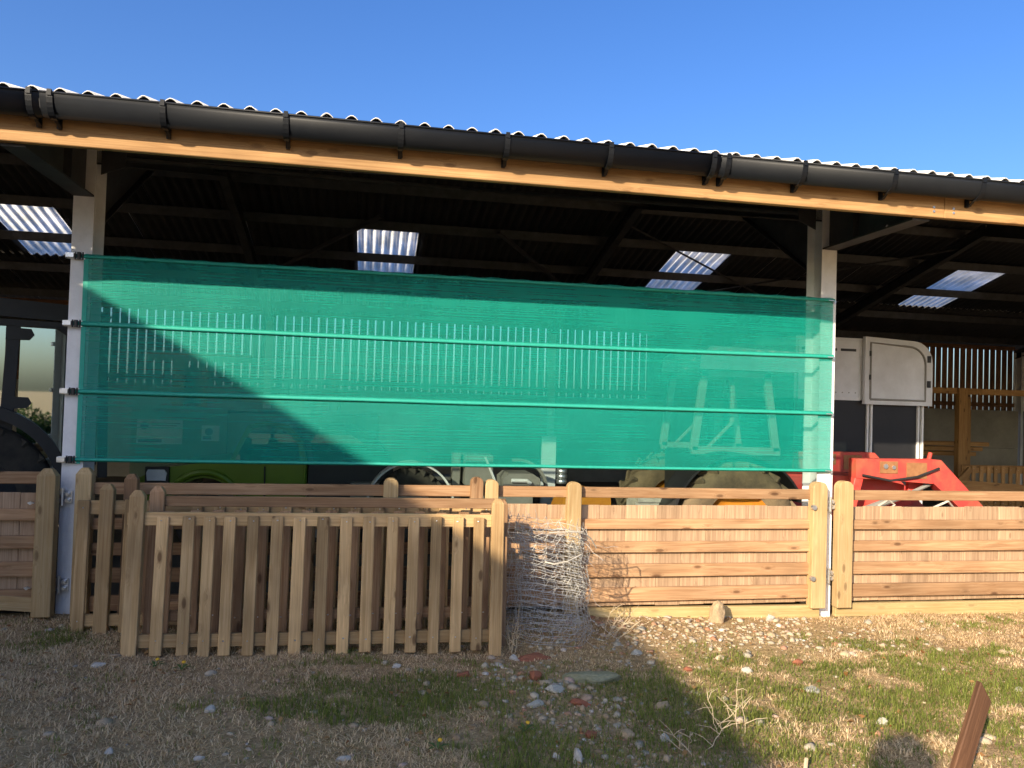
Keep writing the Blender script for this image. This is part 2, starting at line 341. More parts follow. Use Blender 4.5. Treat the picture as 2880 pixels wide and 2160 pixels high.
def ibeam(name, p0, p1, depth, width, mat, parent, face, tf=0.012, tw=0.009):
    M4, L = frame(p0, p1, face); d, b, f, t = depth / 2, width / 2, tf, tw / 2
    pts = [(-b, -d), (b, -d), (b, -d + f), (t, -d + f), (t, d - f), (b, d - f), (b, d), (-b, d), (-b, d - f), (-t, d - f), (-t, -d + f), (-b, -d + f)]
    return put(name, prof_mesh(('I', depth, width), pts, L), mat, parent, M4)

class MB:
    def __init__(s): s.v = []; s.f = []
    def add(s, vs, fs):
        n = len(s.v); s.v += [tuple(v) for v in vs]; s.f += [tuple(n + i for i in f) for f in fs]
    def box(s, a, b, rot=None, c=0.0):
        x0, y0, z0 = a; x1, y1, z1 = b
        vs = [Vector(v) for v in ((x0, y0, z0), (x1, y0, z0), (x1, y1, z0), (x0, y1, z0), (x0, y0, z1), (x1, y0, z1), (x1, y1, z1), (x0, y1, z1))]
        if rot is not None:
            ctr = (vs[0] + vs[6]) / 2; vs = [ctr + rot @ (v - ctr) for v in vs]
        s.add(vs, [(0, 3, 2, 1), (4, 5, 6, 7), (0, 1, 5, 4), (1, 2, 6, 5), (2, 3, 7, 6), (3, 0, 4, 7)]); return s
    def bar(s, p0, p1, w, t, face=(0, -1, 0)):
        M4, L = frame(p0, p1, face); me = bar_mesh(L, w, t, None, min(0.004, w * .2, t * .2))
        s.add([M4 @ v.co for v in me.vertices], [tuple(p.vertices) for p in me.polygons]); return s
    def poly(s, pts, n, d):
        """extrude polygon pts (3d) along vector n by d"""
        n = Vector(n).normalized() * d; k = len(pts); a = [Vector(p) for p in pts]; b = [p + n for p in a]
        s.add(a + b, [tuple(range(k - 1, -1, -1)), tuple(range(k, 2 * k))] + [(i, (i + 1) % k, k + (i + 1) % k, k + i) for i in range(k)]); return s
    def tube(s, pts, r, n=6, cap=True):
        pts = [Vector(p) for p in pts]; rings = []; prev = None
        for i, p in enumerate(pts):
            d = (pts[min(i + 1, len(pts) - 1)] - pts[max(i - 1, 0)]).normalized()
            u = prev if prev is not None else (Vector((0, 0, 1)) if abs(d.z) < .9 else Vector((1, 0, 0)))
            u = (u - d * u.dot(d)).normalized(); prev = u; v = d.cross(u)
            rr = r[i] if isinstance(r, (list, tuple)) else r
            rings.append([p + (u * math.cos(a) + v * math.sin(a)) * rr for a in (2 * math.pi * k / n for k in range(n))])
        fs = [(i * n + k, i * n + (k + 1) % n, (i + 1) * n + (k + 1) % n, (i + 1) * n + k) for i in range(len(pts) - 1) for k in range(n)]
        if cap: fs += [tuple(range(n - 1, -1, -1)), tuple(range((len(pts) - 1) * n, len(pts) * n))]
        s.add([v for r_ in rings for v in r_], fs); return s
    def rev(s, prof, ctr, ax=(0, 1, 0), n=40, a0=0, a1=2 * math.pi):
        """revolve (r, h) profile around axis ax through ctr"""
        ax = Vector(ax).normalized(); u = ax.orthogonal().normalized()
        if abs(ax.y) > .9: u = Vector((1, 0, 0))
        v = ax.cross(u); full = abs(a1 - a0 - 2 * math.pi) < 1e-4; m_ = n if full else n + 1; k = len(prof); vs = []
        for i in range(m_):
            a = a0 + (a1 - a0) * i / n; d = u * math.cos(a) + v * math.sin(a)
            vs += [Vector(ctr) + d * r + ax * h for r, h in prof]
        fs = [(i * k + j, i * k + j + 1, ((i + 1) % m_) * k + j + 1, ((i + 1) % m_) * k + j) for i in range(n) for j in range(k - 1)]
        s.add(vs, fs); return s
    def build(s, name, mat, parent=None, smooth=False):
        return put(name, mesh_of(name, s.v, s.f, smooth), mat, parent)

def vnoise(x, y, seed=0):
    x = np.asarray(x, float); y = np.asarray(y, float); xi = np.floor(x).astype(int); yi = np.floor(y).astype(int); fx = x - xi; fy = y - yi
    def h(a, b):
        t = (a * 374761393 + b * 668265263 + seed * 1442695041) & 0xffffffff; t = ((t ^ (t >> 13)) * 1274126177) & 0xffffffff
        return ((t ^ (t >> 16)) & 0xffff) / 65535.0
    sx = fx * fx * (3 - 2 * fx); sy = fy * fy * (3 - 2 * fy)
    return (h(xi, yi) * (1 - sx) + h(xi + 1, yi) * sx) * (1 - sy) + (h(xi, yi + 1) * (1 - sx) + h(xi + 1, yi + 1) * sx) * sy
def fbm(x, y, seed=0):
    return (vnoise(x, y, seed) + .5 * vnoise(x * 2.1, y * 2.1, seed + 1) + .25 * vnoise(x * 4.3, y * 4.3, seed + 2)) / 1.75
def gz(x, y):
    x = np.asarray(x, float); y = np.asarray(y, float)
    b = np.clip(0.075 - 0.024 * x, -0.07, 0.085) * np.clip((y + 3.2) / 2.5, 0, 1)
    b = b + (fbm(x * 1.3, y * 1.3, 3) - .5) * 0.05 + (fbm(x * 6, y * 6, 5) - .5) * 0.03
    inside = np.clip((y - 0.05) / 0.25, 0, 1)
    out = b * (1 - inside) + (-0.06) * inside
    far = np.clip((np.hypot(x - 3, y) - 14) / 6, 0, 1)
    return out * (1 - far) - 0.05 * far

# ------------------------------------------------------------------ ground
xs = np.unique(np.concatenate([np.linspace(-400, -12, 12), np.linspace(-12, -3.2, 14), np.arange(-3, 9.6, .06), np.linspace(10, 24, 14), np.linspace(30, 400, 12)]))
ys = np.unique(np.concatenate([np.linspace(-400, -14, 12), np.linspace(-12, -5, 12), np.arange(-4.6, .5, .06), np.linspace(.8, 14, 14), np.linspace(20, 400, 12)]))
X, Y = np.meshgrid(xs, ys); Zg = gz(X, Y); nx = len(xs)
V = np.stack([X, Y, Zg], -1).reshape(-1, 3); ii, jj = np.meshgrid(np.arange(nx - 1), np.arange(len(ys) - 1)); a = (jj * nx + ii).ravel()
me = fast_mesh('ground', V, np.stack([a, a + 1, a + nx + 1, a + nx], -1))
tag(put('ground', me, 'earth'), None, None, kind='structure')
mb = MB(); mb.box((-12.2, 0.35, -0.10), (18.1, 10.75, -0.02)); tag(mb.build('barn_floor', 'floor'), None, None, kind='structure')

# ------------------------------------------------------------------ barn
SL = math.tan(R(15)); RIDGE = 5.0
def roofz(y): return 3.462 + SL * (min(y, 2 * RIDGE - y) + 1.27)
barn = thing('barn', 'open fronted steel framed barn with corrugated roof and deep eaves', 'barn', (6, 5, 0))
FR = [-12.26 + 6.1 * i for i in range(6)]
for x in FR:
    ibeam('column', (x, 0.12, -0.15), (x, 0.12, 3.62), 0.24, 0.145, 'galv', barn, (0, -1, 0))
    ibeam('column', (x, 10.6, -0.1), (x, 10.6, roofz(10.6) - .28), 0.24, 0.145, 'galv', barn, (0, -1, 0))
    for y0, y1 in ((0.0, RIDGE), (10.75, RIDGE)):
        ibeam('rafter', (x, y0, roofz(y0) - .30), (x, y1, roofz(y1) - .30), 0.2, 0.12, 'steel', barn, (0, 0, 1))
    # cantilever haunch carrying the eaves beam, level lower flange
    b = MB(); b.poly([(x - .006, -0.002, 3.165), (x - .006, -1.14, 3.165), (x - .006, -1.14, 3.36), (x - .006, 0.0, 3.66)], (1, 0, 0), .012)
    b.box((x - .07, -1.145, 3.150), (x + .07, -0.003, 3.164)); b.box((x - .06, -1.14, 3.166), (x + .06, -1.13, 3.36))
    b.box((x - .06, -.42, 3.17), (x - .008, -.41, 3.5)); b.box((x + .008, -.42, 3.17), (x + .06, -.41, 3.5))
    b.build('haunch_bracket', 'steel', barn)
    b = MB(); b.poly([(x - .006, 0.245, 3.0), (x - .006, 0.245, roofz(.245) - .41), (x - .006, 1.7, roofz(1.7) - .41), (x - .006, 1.5, roofz(1.7) - .47)], (1, 0, 0), .012)
    b.bar((x, .25, 3.0), (x, 1.55, roofz(1.7) - .46), .12, .012, (0, 0, 1)); b.build('knee_bracket', 'steel', barn)
    # side brackets at the column heads along the wall
    for s in (-1, 1):
        b = MB(); b.poly([(x + s * .075, .10, 3.35), (x + s * .24, .10, 3.42), (x + s * .26, .10, 3.62), (x + s * .075, .10, 3.62)], (0, 1, 0), .012); b.build('head_plate', 'steel', barn)
# purlins and bracing
for y in (-0.55, 0.7, 1.95, 3.2, 4.5, 5.5, 6.65, 7.85, 9.08, 10.3):
    slope = 1 if y < RIDGE else -1; z = roofz(y) - .125
    for i in range(5):
        bar('purlin', (FR[i] + .0, y, z), (FR[i + 1] - .004, y, z), .15, .05, 'purlin', barn, (0, 1, -slope * SL))
for x0, x1, y0, y1 in ((FR[2], FR[3], .3, 4.4), (FR[3], FR[2], .3, 4.4), (FR[3], FR[4], 9.6, 5.6), (FR[4], FR[3], 9.6, 5.6)):
    b = MB(); b.tube([(x0, y0, roofz(y0) - .34), (x1, y1, roofz(y1) - .34)], .02, 6); b.build('brace_rod', 'steel', barn)
for x0, x1, y0, y1 in ((FR[2], FR[2] + 2.4, .3, 3.2), (FR[2], FR[2] + 2.2, 8.6, 6.2), (FR[3] - 2.0, FR[3], 6.2, 8.8)):
    b = MB(); b.bar((x0, y0, roofz(y0) - .32), (x1, y1, roofz(y1) - .2), .07, .05, (0, 0, 1)); b.build('fly_brace', 'steel', barn)
# eaves beam in lengths
for x0, x1 in ((-12.6, -0.14), (-0.136, 6.19), (6.194, 12.4), (12.404, 18.6)):
    e = bar('eaves_beam', (x0, -1.175, 3.285), (x1, -1.175, 3.285), .235, .05, 'fascia', barn)
    if 0 < x1 < 7 or x0 > 6 and x0 < 7:
        for k in range(2):
            b = MB(); xx = (x1 - .09) if x0 < 0 else (x0 + .07); b.tube([(xx, -1.197, 3.21 + .07 * 0 + .03 * k), (xx, -1.207, 3.21 + .03 * k)], .009, 8); b.build('bolt', 'zinc', e)
bar('wall_plate', (-12.6, -1.0, 3.40), (18.6, -1.0, 3.40), .06, .1, 'steel', barn, (0, 0, 1))
bar('eaves_light_stop', (-12.6, -1.13, 3.44), (18.6, -1.13, 3.44), .07, .03, 'steel', barn)  # strip added to block sun leaking between sheets and beam
# gutter: half round trough with rolled rim
GY, GZ, GR = -1.295, 3.415, 0.080
def trough(b, x0, x1, ro, ri, z0=0.0, seg=14, sag=0):
    vs = []; fs = []; n = seg + 1
    for x in (x0, x1):
        for rr in (ro, ri):
            for k in range(n):
                a = math.pi + math.pi * k / seg
                vs.append((x, GY + rr * math.cos(a), GZ + z0 + 1.55 * rr * math.sin(a)))
    for k in range(seg):
        fs.append((k, k + 1, 2 * n + k + 1, 2 * n + k)); fs.append((n + k, 3 * n + k, 3 * n + k + 1, n + k + 1))
        fs.append((k, n + k, n + k + 1, k + 1)); fs.append((2 * n + k, 2 * n + k + 1, 3 * n + k + 1, 3 * n + k))
    for k in (0, n - 1): fs.append((k, 2 * n + k, 3 * n + k, n + k))
    b.add(vs, fs)
gut = None
for x0, x1 in ((-12.7, 0.158), (0.162, 4.347), (4.351, 9.6), (9.604, 18.7)):
    b = MB(); trough(b, x0, x1, GR, GR - .004); b.tube([(x0, GY - GR, GZ), (x1, GY - GR, GZ)], .007, 6); b.tube([(x0, GY + GR, GZ), (x1, GY + GR, GZ)], .007, 6)
    g = b.build('gutter', 'gutter', barn, smooth=True)
    for bx in [-5.2, -4.5, -3.8, -3.1, -2.4, -1.7, -1.0, -.45, 0.106, 0.216, 0.825, 1.525, 2.217, 2.889, 3.577, 4.297, 4.40, 4.961, 5.656, 6.366] + [7.05 + .69 * i for i in range(16)]:
        if x0 < bx <= x1:
            b = MB(); trough(b, bx - .017, bx + .017, GR + .007, GR + .001); b.box((bx - .012, GY + GR - .01, GZ - .16), (bx + .012, GY + GR + .012, GZ + .012))
            b.box((bx - .012, GY - GR - .012, GZ - .02), (bx + .012, GY - GR + .006, GZ + .016))
            b.bar((bx, GY, GZ - .119), (bx + .008, GY + .07, GZ - .155), .022, .008, (0, 0, 1))
            b.build('gutter_bracket', 'gutter', g)
# corrugated sheets
PITCH = 0.1525; NC = 7
def sheet_mesh(L, key):
    if ('sheet', key) in CACHE: return CACHE[('sheet', key)]
    vs = []; fs = []; S = 10; n = NC * S + 3
    for u in (0, L):
        for t in (0, -.0065):
            for i in range(n):
                xx = i * PITCH / S; vs.append((xx, u, .0245 * math.sin(2 * math.pi * i / S) + t))
    for i in range(n - 1):
        fs += [(i, i + 1, 2 * n + i + 1, 2 * n + i), (n + i, 3 * n + i, 3 * n + i + 1, n + i + 1), (i, n + i, n + i + 1, i + 1), (2 * n + i, 2 * n + i + 1, 3 * n + i + 1, 3 * n + i)]
    fs += [(0, 2 * n, 3 * n, n), (n - 1, 2 * n - 1, 4 * n - 1, 3 * n - 1)]
    me = mesh_of('sheet', vs, fs, True); CACHE[('sheet', key)] = me
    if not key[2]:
        me.materials.append(M['cement']); me.materials.append(M['under_shade'])  # lit and shaded copies of one cement, the dark one facing down
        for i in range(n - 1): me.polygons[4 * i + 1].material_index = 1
    return me
CW = PITCH * NC; cosS = math.cos(R(15))
COL0 = 1.72 - 14 * CW          # sheet columns; one column start falls on the rooflights
RL = [-4.05, 1.72, 7.50, 13.38]
cols = [COL0 + c * CW for c in range(31)]
lit_cols = []                      # the rooflight row is set out from the rooflights, odd widths made up by deeper laps
edges = [COL0 - CW] + RL + [COL0 + 31 * CW]
for q in range(len(edges) - 1):
    a0 = edges[q] + CW; n_ = max(1, math.ceil((edges[q + 1] - a0) / CW - .02))
    lit_cols += [(a0 + (edges[q + 1] - CW - a0) * i / max(1, n_ - 1), False, i % 2) for i in range(n_)]
lit_cols += [(x, True, 0) for x in RL]
for side in (0, 1):
    if side == 0: rows = [(-1.27, 1.0), (0.85, 3.15), (3.0, 4.97)]
    else: rows = [(5.03, 6.98), (6.82, 8.95), (8.80, 11.15)]
    for r_, (ya, yb) in enumerate(rows):
        for x, rl, od in (lit_cols if (side, r_) == (1, 1) else [(x, False, 0) for x in cols]):
            L = (yb - ya) / cosS; lift = 0.013 * (2 - r_ if side == 1 else r_) + od * .004
            M4 = Matrix.Translation((x, ya, roofz(ya) + lift)) @ Matrix.Rotation(R(15) * (1 if side == 0 else -1), 4, 'X') @ Matrix.Rotation(R(.22), 4, 'Y')
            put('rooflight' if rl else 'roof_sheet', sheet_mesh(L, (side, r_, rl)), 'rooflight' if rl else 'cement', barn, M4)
b = MB(); b.poly([(-13.2, RIDGE - .25, roofz(RIDGE - .25) + .06), (-13.2, RIDGE, roofz(RIDGE) + .07), (-13.2, RIDGE + .25, roofz(RIDGE - .25) + .06), (-13.2, RIDGE, roofz(RIDGE) + .05)], (1, 0, 0), 32); b.build('ridge_cap', 'cement', barn)
# sheet fixings that show on the front crests
# back wall: concrete panels, rails, spaced boards
for i in range(5):
    for j, (z0, z1) in enumerate(((-.1, .93), (.935, 1.88))):
        b = MB(); b.box((FR[i] + .08, 10.55, z0), (FR[i + 1] - .08, 10.67, z1)); b.build('concrete_panel', 'concrete', barn)
    for z in (2.02, 3.46):
        bar('sheeting_rail', (FR[i] + .075, 10.70, z), (FR[i + 1] - .075, 10.70, z), .10, .05, 'greywood', barn)
x = -8.9
while x < 18.2:
    closed = 8.2 < x < 15.4; dz = random.uniform(-.012, .012); wd = .172 if closed else .142 + random.uniform(-.005, .003)
    bar('board', (x + .073 + random.uniform(-.002, .002), 10.745, 1.86 + dz), (x + .073 + random.uniform(-.003, .003), 10.745, 3.47 + dz), wd, .022, 'greywood', barn)
    x += .1725
for x0, x1 in ((-12.2, -10.55), (-10.54, -8.9)):
    b = MB(); b.box((x0, 10.735, 1.86), (x1 - .005, 10.755, 3.52)); b.build('cladding_panel', 'greywood', barn)
for k in range(9):
    y0 = .2 + k * 1.16; b = MB(); b.poly([(-12.36, y0, -.05), (-12.36, y0 + 1.155, -.05), (-12.36, y0 + 1.155, roofz(y0 + 1.155) - .06), (-12.36, y0, roofz(y0) - .06)], (-1, 0, 0), .02); b.build('cladding_panel', 'greywood', barn)
# right end wall
for j, (z0, z1) in enumerate(((-.1, .93), (.935, 1.88))):
    for ya, yb in ((0.3, 5.2), (5.36, 10.44)):
        b = MB(); b.box((18.20, ya, z0), (18.32, yb, z1)); b.build('concrete_panel', 'concrete', barn)
ibeam('column', (18.24, 5.28, -.1), (18.24, 5.28, 4.7), .16, .14, 'galv', barn, (1, 0, 0))
for z in (2.0, 3.25):
    bar('sheeting_rail', (18.30, .3, z), (18.30, 10.4, z), .10, .05, 'greywood', barn, (1, 0, 0))
y = .25
while y < 10.6:
    bar('board', (18.365, y, 1.85), (18.365, y, roofz(y) - .08), .148, .022, 'greywood', barn, (1, 0, 0)); y += .17

# ------------------------------------------------------------------ windbreak net
NX0, NX1 = -0.03, 6.075
net = thing('windbreak_net', 'green woven windbreak net strapped across the open bay between two posts', 'net', (3, -0.03, 1.2))
def nety(x, z):
    zz = (z - 1.2) / 0.5; f = zz - math.floor(zz); bul = 4 * f * (1 - f) if 0 <= zz <= 3 else 0
    e = min(1, (x - NX0) / .25, (NX1 - x) / .25); e = max(e, 0)
    return -0.018 - e * (0.020 * bul + 0.022 * float(fbm(x * 1.1, z * 2.2, 21)) + .008 * float(fbm(x * 5, z * 3, 23)))
vs = []; fs = []; nx, nz = 170, 50
for j in range(nz + 1):
    for i in range(nx + 1):
        x = NX0 + (NX1 - NX0) * i / nx; z = 1.185 + 1.53 * j / nz
        edge = .004 * math.sin(i * .9) + .006 * float(fbm(x * 2, 0, 8)) if j in (0, nz) else 0
        vs.append((x, nety(x, z), z + edge))
for j in range(nz):
    for i in range(nx): q = j * (nx + 1) + i; fs.append((q, q + 1, q + nx + 2, q + nx + 1))
put('mesh_sheet', mesh_of('mesh_sheet', vs, fs, True), 'net', net)
for k, z in enumerate((2.7, 2.2, 1.7, 1.2)):
    vs = []; fs = []; n = 120; hh = .019 if k in (1, 2) else .014
    for i in range(n + 1):
        x = -0.10 + (6.085 + .10) * i / n; y = (nety(x, z) if x > NX0 else -.016) - .006; zc = z + .006 * (float(fbm(x * 1.5, z, 31)) - .5) - (.012 * math.sin(math.pi * i / n) if k in (1,) else 0)
        vs += [(x, y - .0025, zc - hh), (x, y - .003, zc), (x, y - .0025, zc + hh), (x, y + .001, zc)]
    for i in range(n):
        q = i * 4; fs += [(q + a, q + 4 + a, q + 4 + (a + 1) % 4, q + (a + 1) % 4) for a in range(4)]
    st = put('strap', mesh_of('strap', vs, fs, True), 'strap', net)
    # ratchet buckle on the left post
    b = MB(); x = -.15
    b.box((x, -.028, z - .022), (x + .125, -.006, z - .017)); b.box((x, -.05, z - .02), (x + .004, -.004, z + .02))
    b.box((x + .004, -.012, z - .02), (x + .125, -.006, z + .02)); b.box((x, -.028, z + .017), (x + .125, -.006, z + .022))
    bk = b.build('ratchet_buckle', 'zinc', st)
    b = MB(); b.box((x + .002, -.062, z - .015), (x + .055, -.03, z + .017), Matrix.Rotation(R(6), 3, 'Z')); b.build('buckle_lever', 'zinc', net)
    b = MB(); b.tube([(x + .085, -.035, z - .026), (x + .085, -.035, z + .026)], .014, 10); b.tube([(x + .06, -.03, z - .028), (x + .06, -.03, z + .028)], .006, 8)
    b.tube([(x + .11, -.03, z - .028), (x + .11, -.03, z + .028)], .006, 8); b.build('buckle_spindle', 'black', net)
    b = MB(); b.tube([(6.085, 0, z - .012), (6.085, -.022, z - .012)], .017, 8); b.tube([(6.085, -.02, z - .012), (6.085, -.034, z - .012)], .009, 8)
    b.tube([(6.02, -.025, z), (6.07, -.03, z - .002), (6.085, -.028, z - .012)], .006, 6); b.build('hook_bolt', 'zinc', net)
b = MB(); b.box((NX0 - .004, -.022, 1.17), (NX0 + .028, -.0165, 2.72)); b.build('edge_hem', 'strap', net)

# ------------------------------------------------------------------ gates
RZ = ((.951, 1.037), (.694, .776), (.499, .589), (.297, .402), (.096, .208))
def hinge(parent, x, y, z, s):
    b = MB(); b.box((x - .045, y - .006, z - .045), (x + .055, y, z + .045))
    for d in (-.024, .024):
        b.box((x + s * .03 - .065, y - .03, z + d - .011), (x + s * .03 + .075, y - .007, z + d + .011)); b.tube([(x + .03, y - .004, z + d), (x + .03, y - .045, z + d)], .014, 6); b.tube([(x - .02, y - .004, z + d), (x - .02, y - .04, z + d)], .010, 6)
    b.tube([(x, y - .04, z - .06), (x, y - .04, z + .07)], .013, 8); b.tube([(x + s * .05, y - .03, z), (x + s * .16, y - .05, z)], .008, 6)
    b.build('hinge', 'zinc', parent)
def gate(label, x0, x1, y, stiles, dz=0, tops=1.10, brace=False, backed=True, mat='fence', yend=None):
    """rails from x0 to x1 at depth y; stiles = list of (x, width, top, end style)"""
    g = thing('gate', label, 'gate', ((x0 + x1) / 2, y, 0), 'field gates across the barn bays')
    yy = (lambda x: y) if yend is None else (lambda x: y + (yend - y) * (x - x0) / (x1 - x0))
    for i, (a, b) in enumerate(RZ):
        j = random.uniform(-.006, .006)
        bar('rail', (x0, yy(x0), (a + b) / 2 + dz + j), (x1, yy(x1), (a + b) / 2 + dz - j), b - a, .036, mat, g)
    x = x0 + .004
    while backed and x < x1 - .01:
        wd = min(random.choice((.12, .17, .22, .28, .36)), x1 - .004 - x)
        bar('backing_board', (x + wd / 2, yy(x) + .031 + random.uniform(-.001, .002), .053 + dz + random.uniform(-.006, .004)), (x + wd / 2, yy(x) + .031, .888 + dz + random.uniform(-.004, .004)), wd - .0012, .018, 'board', g)
        x += wd
    for sx, sw, top, st in stiles:
        bar('stile', (sx, yy(sx) - .030, .02 + dz), (sx, yy(sx) - .030, top + dz), sw, .085 if sw > .1 else .075, 'stile' if st != 'old' else mat, g, end='round' if st != 'point' else 'point')
    if brace: bar('brace', (x0 + .9, yy(x0) - .024, .62), (x1 - .02, yy(x1) - .024, .17), .10, .03, 'stile', g)
    return g
gA = gate('left leaf of the gate pair under the net, behind the leaning picket hurdles', .03, 2.99, -.03, ((.055, .11, 1.145, 'point'), (2.264, .115, 1.096, 'round'), (2.942, .10, 1.112, 'old')), backed=False)
gB = gate('right leaf of the gate pair under the net, beside the roll of wire netting', 3.005, 5.985, -.03, ((3.062, .105, 1.094, 'round'), (3.745, .115, 1.083, 'round'), (5.938, .135, 1.107, 'round')))
gC = gate('sunlit plank gate right of the steel post, in front of the red loader', 6.13, 12.0, -.03, ((6.185, .14, 1.118, 'round'), (9.0, .12, 1.1, 'round')))
gD = gate('shaded plank gate with diagonal brace left of the white steel post', -6.0, -.155, -.12, ((-.16, .125, 1.07, 'point'),), dz=.075, brace=True)
for z in (.925, .285): hinge(gD, -.10, -.012, z, -1)
for z in (.905, .285): hinge(gC, 6.06, -.012, z, 1)
for z in (.89, .28):
    b = MB(); b.tube([(5.87, -.095, z), (5.87, -.125, z)], .022, 8); b.tube([(5.87, -.1, z), (6.03, -.02, z)], .007, 6); b.build('hinge_bolt', 'zinc', gB)
for z in (.90, .30):
    b = MB(); b.tube([(-.26, -.165, z), (-.26, -.185, z)], .012, 6); b.tube([(-.28, -.17, z), (-.24, -.17, z)], .006, 6); b.build('coach_bolt', 'zinc', gD)
for x0, x1, lab in ((3.9, 5.98, 'yellow timber sill board on the ground below the right gate leaf'), (6.13, 11.9, 'yellow timber sill board on the ground right of the steel post')):
    tag(bar('sill_board', (x0, -.03, -.012), (x1, -.03, -.022), .115, .05, 'sill'), lab, 'sill board', 'sill boards under the gates')

# ------------------------------------------------------------------ picket hurdles
def hurdle(label, base, lean, xs, posts, ztop=.92, rails=((.86, .945), (.093, .175)), ext=.06, z0=.04, parent_tilt=0, mat='hurdle', pz=0, yaw=0.0):
    Mh = Matrix.Translation(base) @ Matrix.Rotation(yaw, 4, 'Z') @ Matrix.Rotation(-lean, 4, 'X')
    h = thing('picket_hurdle', label, 'hurdle', M4=Mh, group='picket hurdles leaning on the gates')
    def lb(name, p0, p1, w, t, end=None, mm=mat):
        M4, L = frame(p0, p1); return put(name, bar_mesh(L, w, t, end), mm, h, Mh @ M4)
    xa = min([p[0] for p in posts] + xs) - ext; xb = max([p[0] for p in posts] + xs) + ext * .5
    for a, b in rails: lb('rail', (xa, .034, (a + b) / 2), (xb, .034, (a + b) / 2), b - a, .038)
    for x in xs:
        e = random.uniform(-.008, .008); t = random.uniform(-.004, .004)
        s = lb('slat', (x + e, 0, z0 + random.uniform(-.012, .008)), (x + e + t, 0, ztop + random.uniform(-.006, .006)), random.uniform(.072, .079), .022)
        for a, b in [r_ for r_ in rails if (r_[0] + r_[1]) / 2 < ztop - .02]:
            mb_ = MB(); c = (a + b) / 2 + random.uniform(-.01, .01); mb_.tube([(x + e + random.uniform(-.012, .012), -.011, c), (x + e, -.0145, c)], .0042, 6)
            put('nail_head', mesh_of('nail_head', mb_.v, mb_.f), 'zinc', s, Mh)
    for x, w_, top in posts: lb('post', (x, .010, pz), (x, .010, top), w_, .06, 'point')
    return h
XS = [.797, .957, 1.09, 1.225, 1.369, 1.514, 1.658, 1.809, 1.958, 2.109, 2.255, 2.405, 2.549, 2.699, 2.842]
hurdle('front pale timber picket hurdle with pointed end posts, nearest the camera', (0, -.93, .0), R(3.0), XS, [(.645, .092, 1.085), (2.968, .085, 1.055)], yaw=R(-1.6), ztop=.925, pz=.0)
hurdle('middle picket hurdle of the stack, close behind the front one', (0, -.74, .0), R(3.0), [2.09 + (x - 2.09) * 1.037 + .045 for x in XS], [(.715, .09, 1.09), (3.035, .08, 1.02)], ztop=.93, rails=((.955, 1.025), (.20, .27)), z0=.05, yaw=R(-1.0), mat='fence')
hurdle('picket hurdle jutting out to the left beside the white post', (0, -.47, .0), R(2.0), [.175, .47] + [2.09 + (x - 2.09) * 1.088 + .06 for x in XS[1:]], [(.325, .09, 1.07)], ztop=.965, rails=((.86, .955), (.10, .18)), ext=.05, z0=.05, yaw=R(-.6))
hurdle('rearmost picket hurdle against the gate, mostly hidden by the others', (0, -.24, .0), R(1.0), [.55] + [2.09 + (x - 2.09) * 1.133 + .045 for x in XS[1:]], [(.415, .09, 1.12), (2.99, .09, .93)], ztop=.90, rails=((.80, .88), (.12, .2)), z0=.06, mat='fence')

# ------------------------------------------------------------------ roll of wire netting
roll = thing('wire_netting_roll', 'standing roll of tangled pale wire netting in front of the gate', 'netting roll', (3.44, -.62, 0))
CX, CY = 3.44, -.62
def roll_pt(a, z, rr, tw):
    r = rr * (1 + .05 * math.sin(3 * a + tw) + .04 * math.sin(5 * a + 4 * z + tw)); lean = .10 * (.45 - z)
    return (CX + r * 1.12 * math.cos(a + .25 * z) - .02 * z, CY + r * .8 * math.sin(a + .25 * z) + .12 * z, z)
for li, (rr, h0, h1) in enumerate(((.275, .01, .86), (.22, .02, .83))):
    b = MB(); na = 44; nz = 20; P = {}
    for j in range(nz + 1):
        z = h0 + (h1 - h0) * j / nz; ph = .5 * math.sin(j * .45 + li)
        for i in range(na + 1):
            a = 2 * math.pi * (i % na) / na + (math.pi / na if j % 2 else 0); rn = random.Random((li * 997 + j) * 131 + i % na)
            sag = .022 * math.sin(a * 2 + li + ph) * (.3 + .7 * j / nz) - .05 * math.cos(a - .3) * (j / nz)
            zz = z + rn.gauss(0, .002) + sag + (rn.uniform(-.015, .03) if j == nz else 0)
            x, y_, z_ = roll_pt(a, max(zz, .004), rr + rn.gauss(0, .0015) + .012 * math.sin(j * .9 + 2 * a), li)
            P[j, i] = (x, y_, z_ + float(gz(x, y_)))
    for j in range(nz):
        for i in range(na):
            if i % 2 == 0 and random.random() < .95: b.tube([P[j, i], P[j + 1, i]], .0014, 3, False)
            elif random.random() < .45: b.tube([P[j, i], P[j + 1, (i + 1)]], .0012, 3, False)
        b.tube([P[j, i] for i in range(na + 1)], .0017, 3, False)
    b.build('mesh_layer', 'wire', roll)
b = MB()
for q in range(12):   # loose ends springing out to the right
    a0 = random.uniform(-.9, .6); z0 = random.uniform(.05, .75); x, y_, z_ = roll_pt(a0, z0, .27, 0); pts = [(x, y_, z_)]
    dx = random.uniform(.01, .045); dy = random.uniform(-.03, .02); dzz = random.uniform(-.04, .02)
    for s_ in range(random.randint(4, 7)):
        x += dx + random.uniform(-.01, .015); y_ += dy + random.uniform(-.015, .015); z_ = max(z_ + dzz + random.uniform(-.03, .02), float(gz(x, y_)) + .01); pts.append((x, y_, z_))
    b.tube(pts, .0014, 3, False)
b.build('loose_wires', 'wire', roll)
b = MB(); b.tube([(3.33, -.86, .60), (3.40, -.87, .585), (3.50, -.85, .60), (3.62, -.77, .63)], .006, 5); b.tube([(3.36, -.84, .80), (3.50, -.83, .805), (3.62, -.80, .80), (3.70, -.74, .74), (3.76, -.68, .66)], .005, 5); b.build('twine', 'chalk', roll)

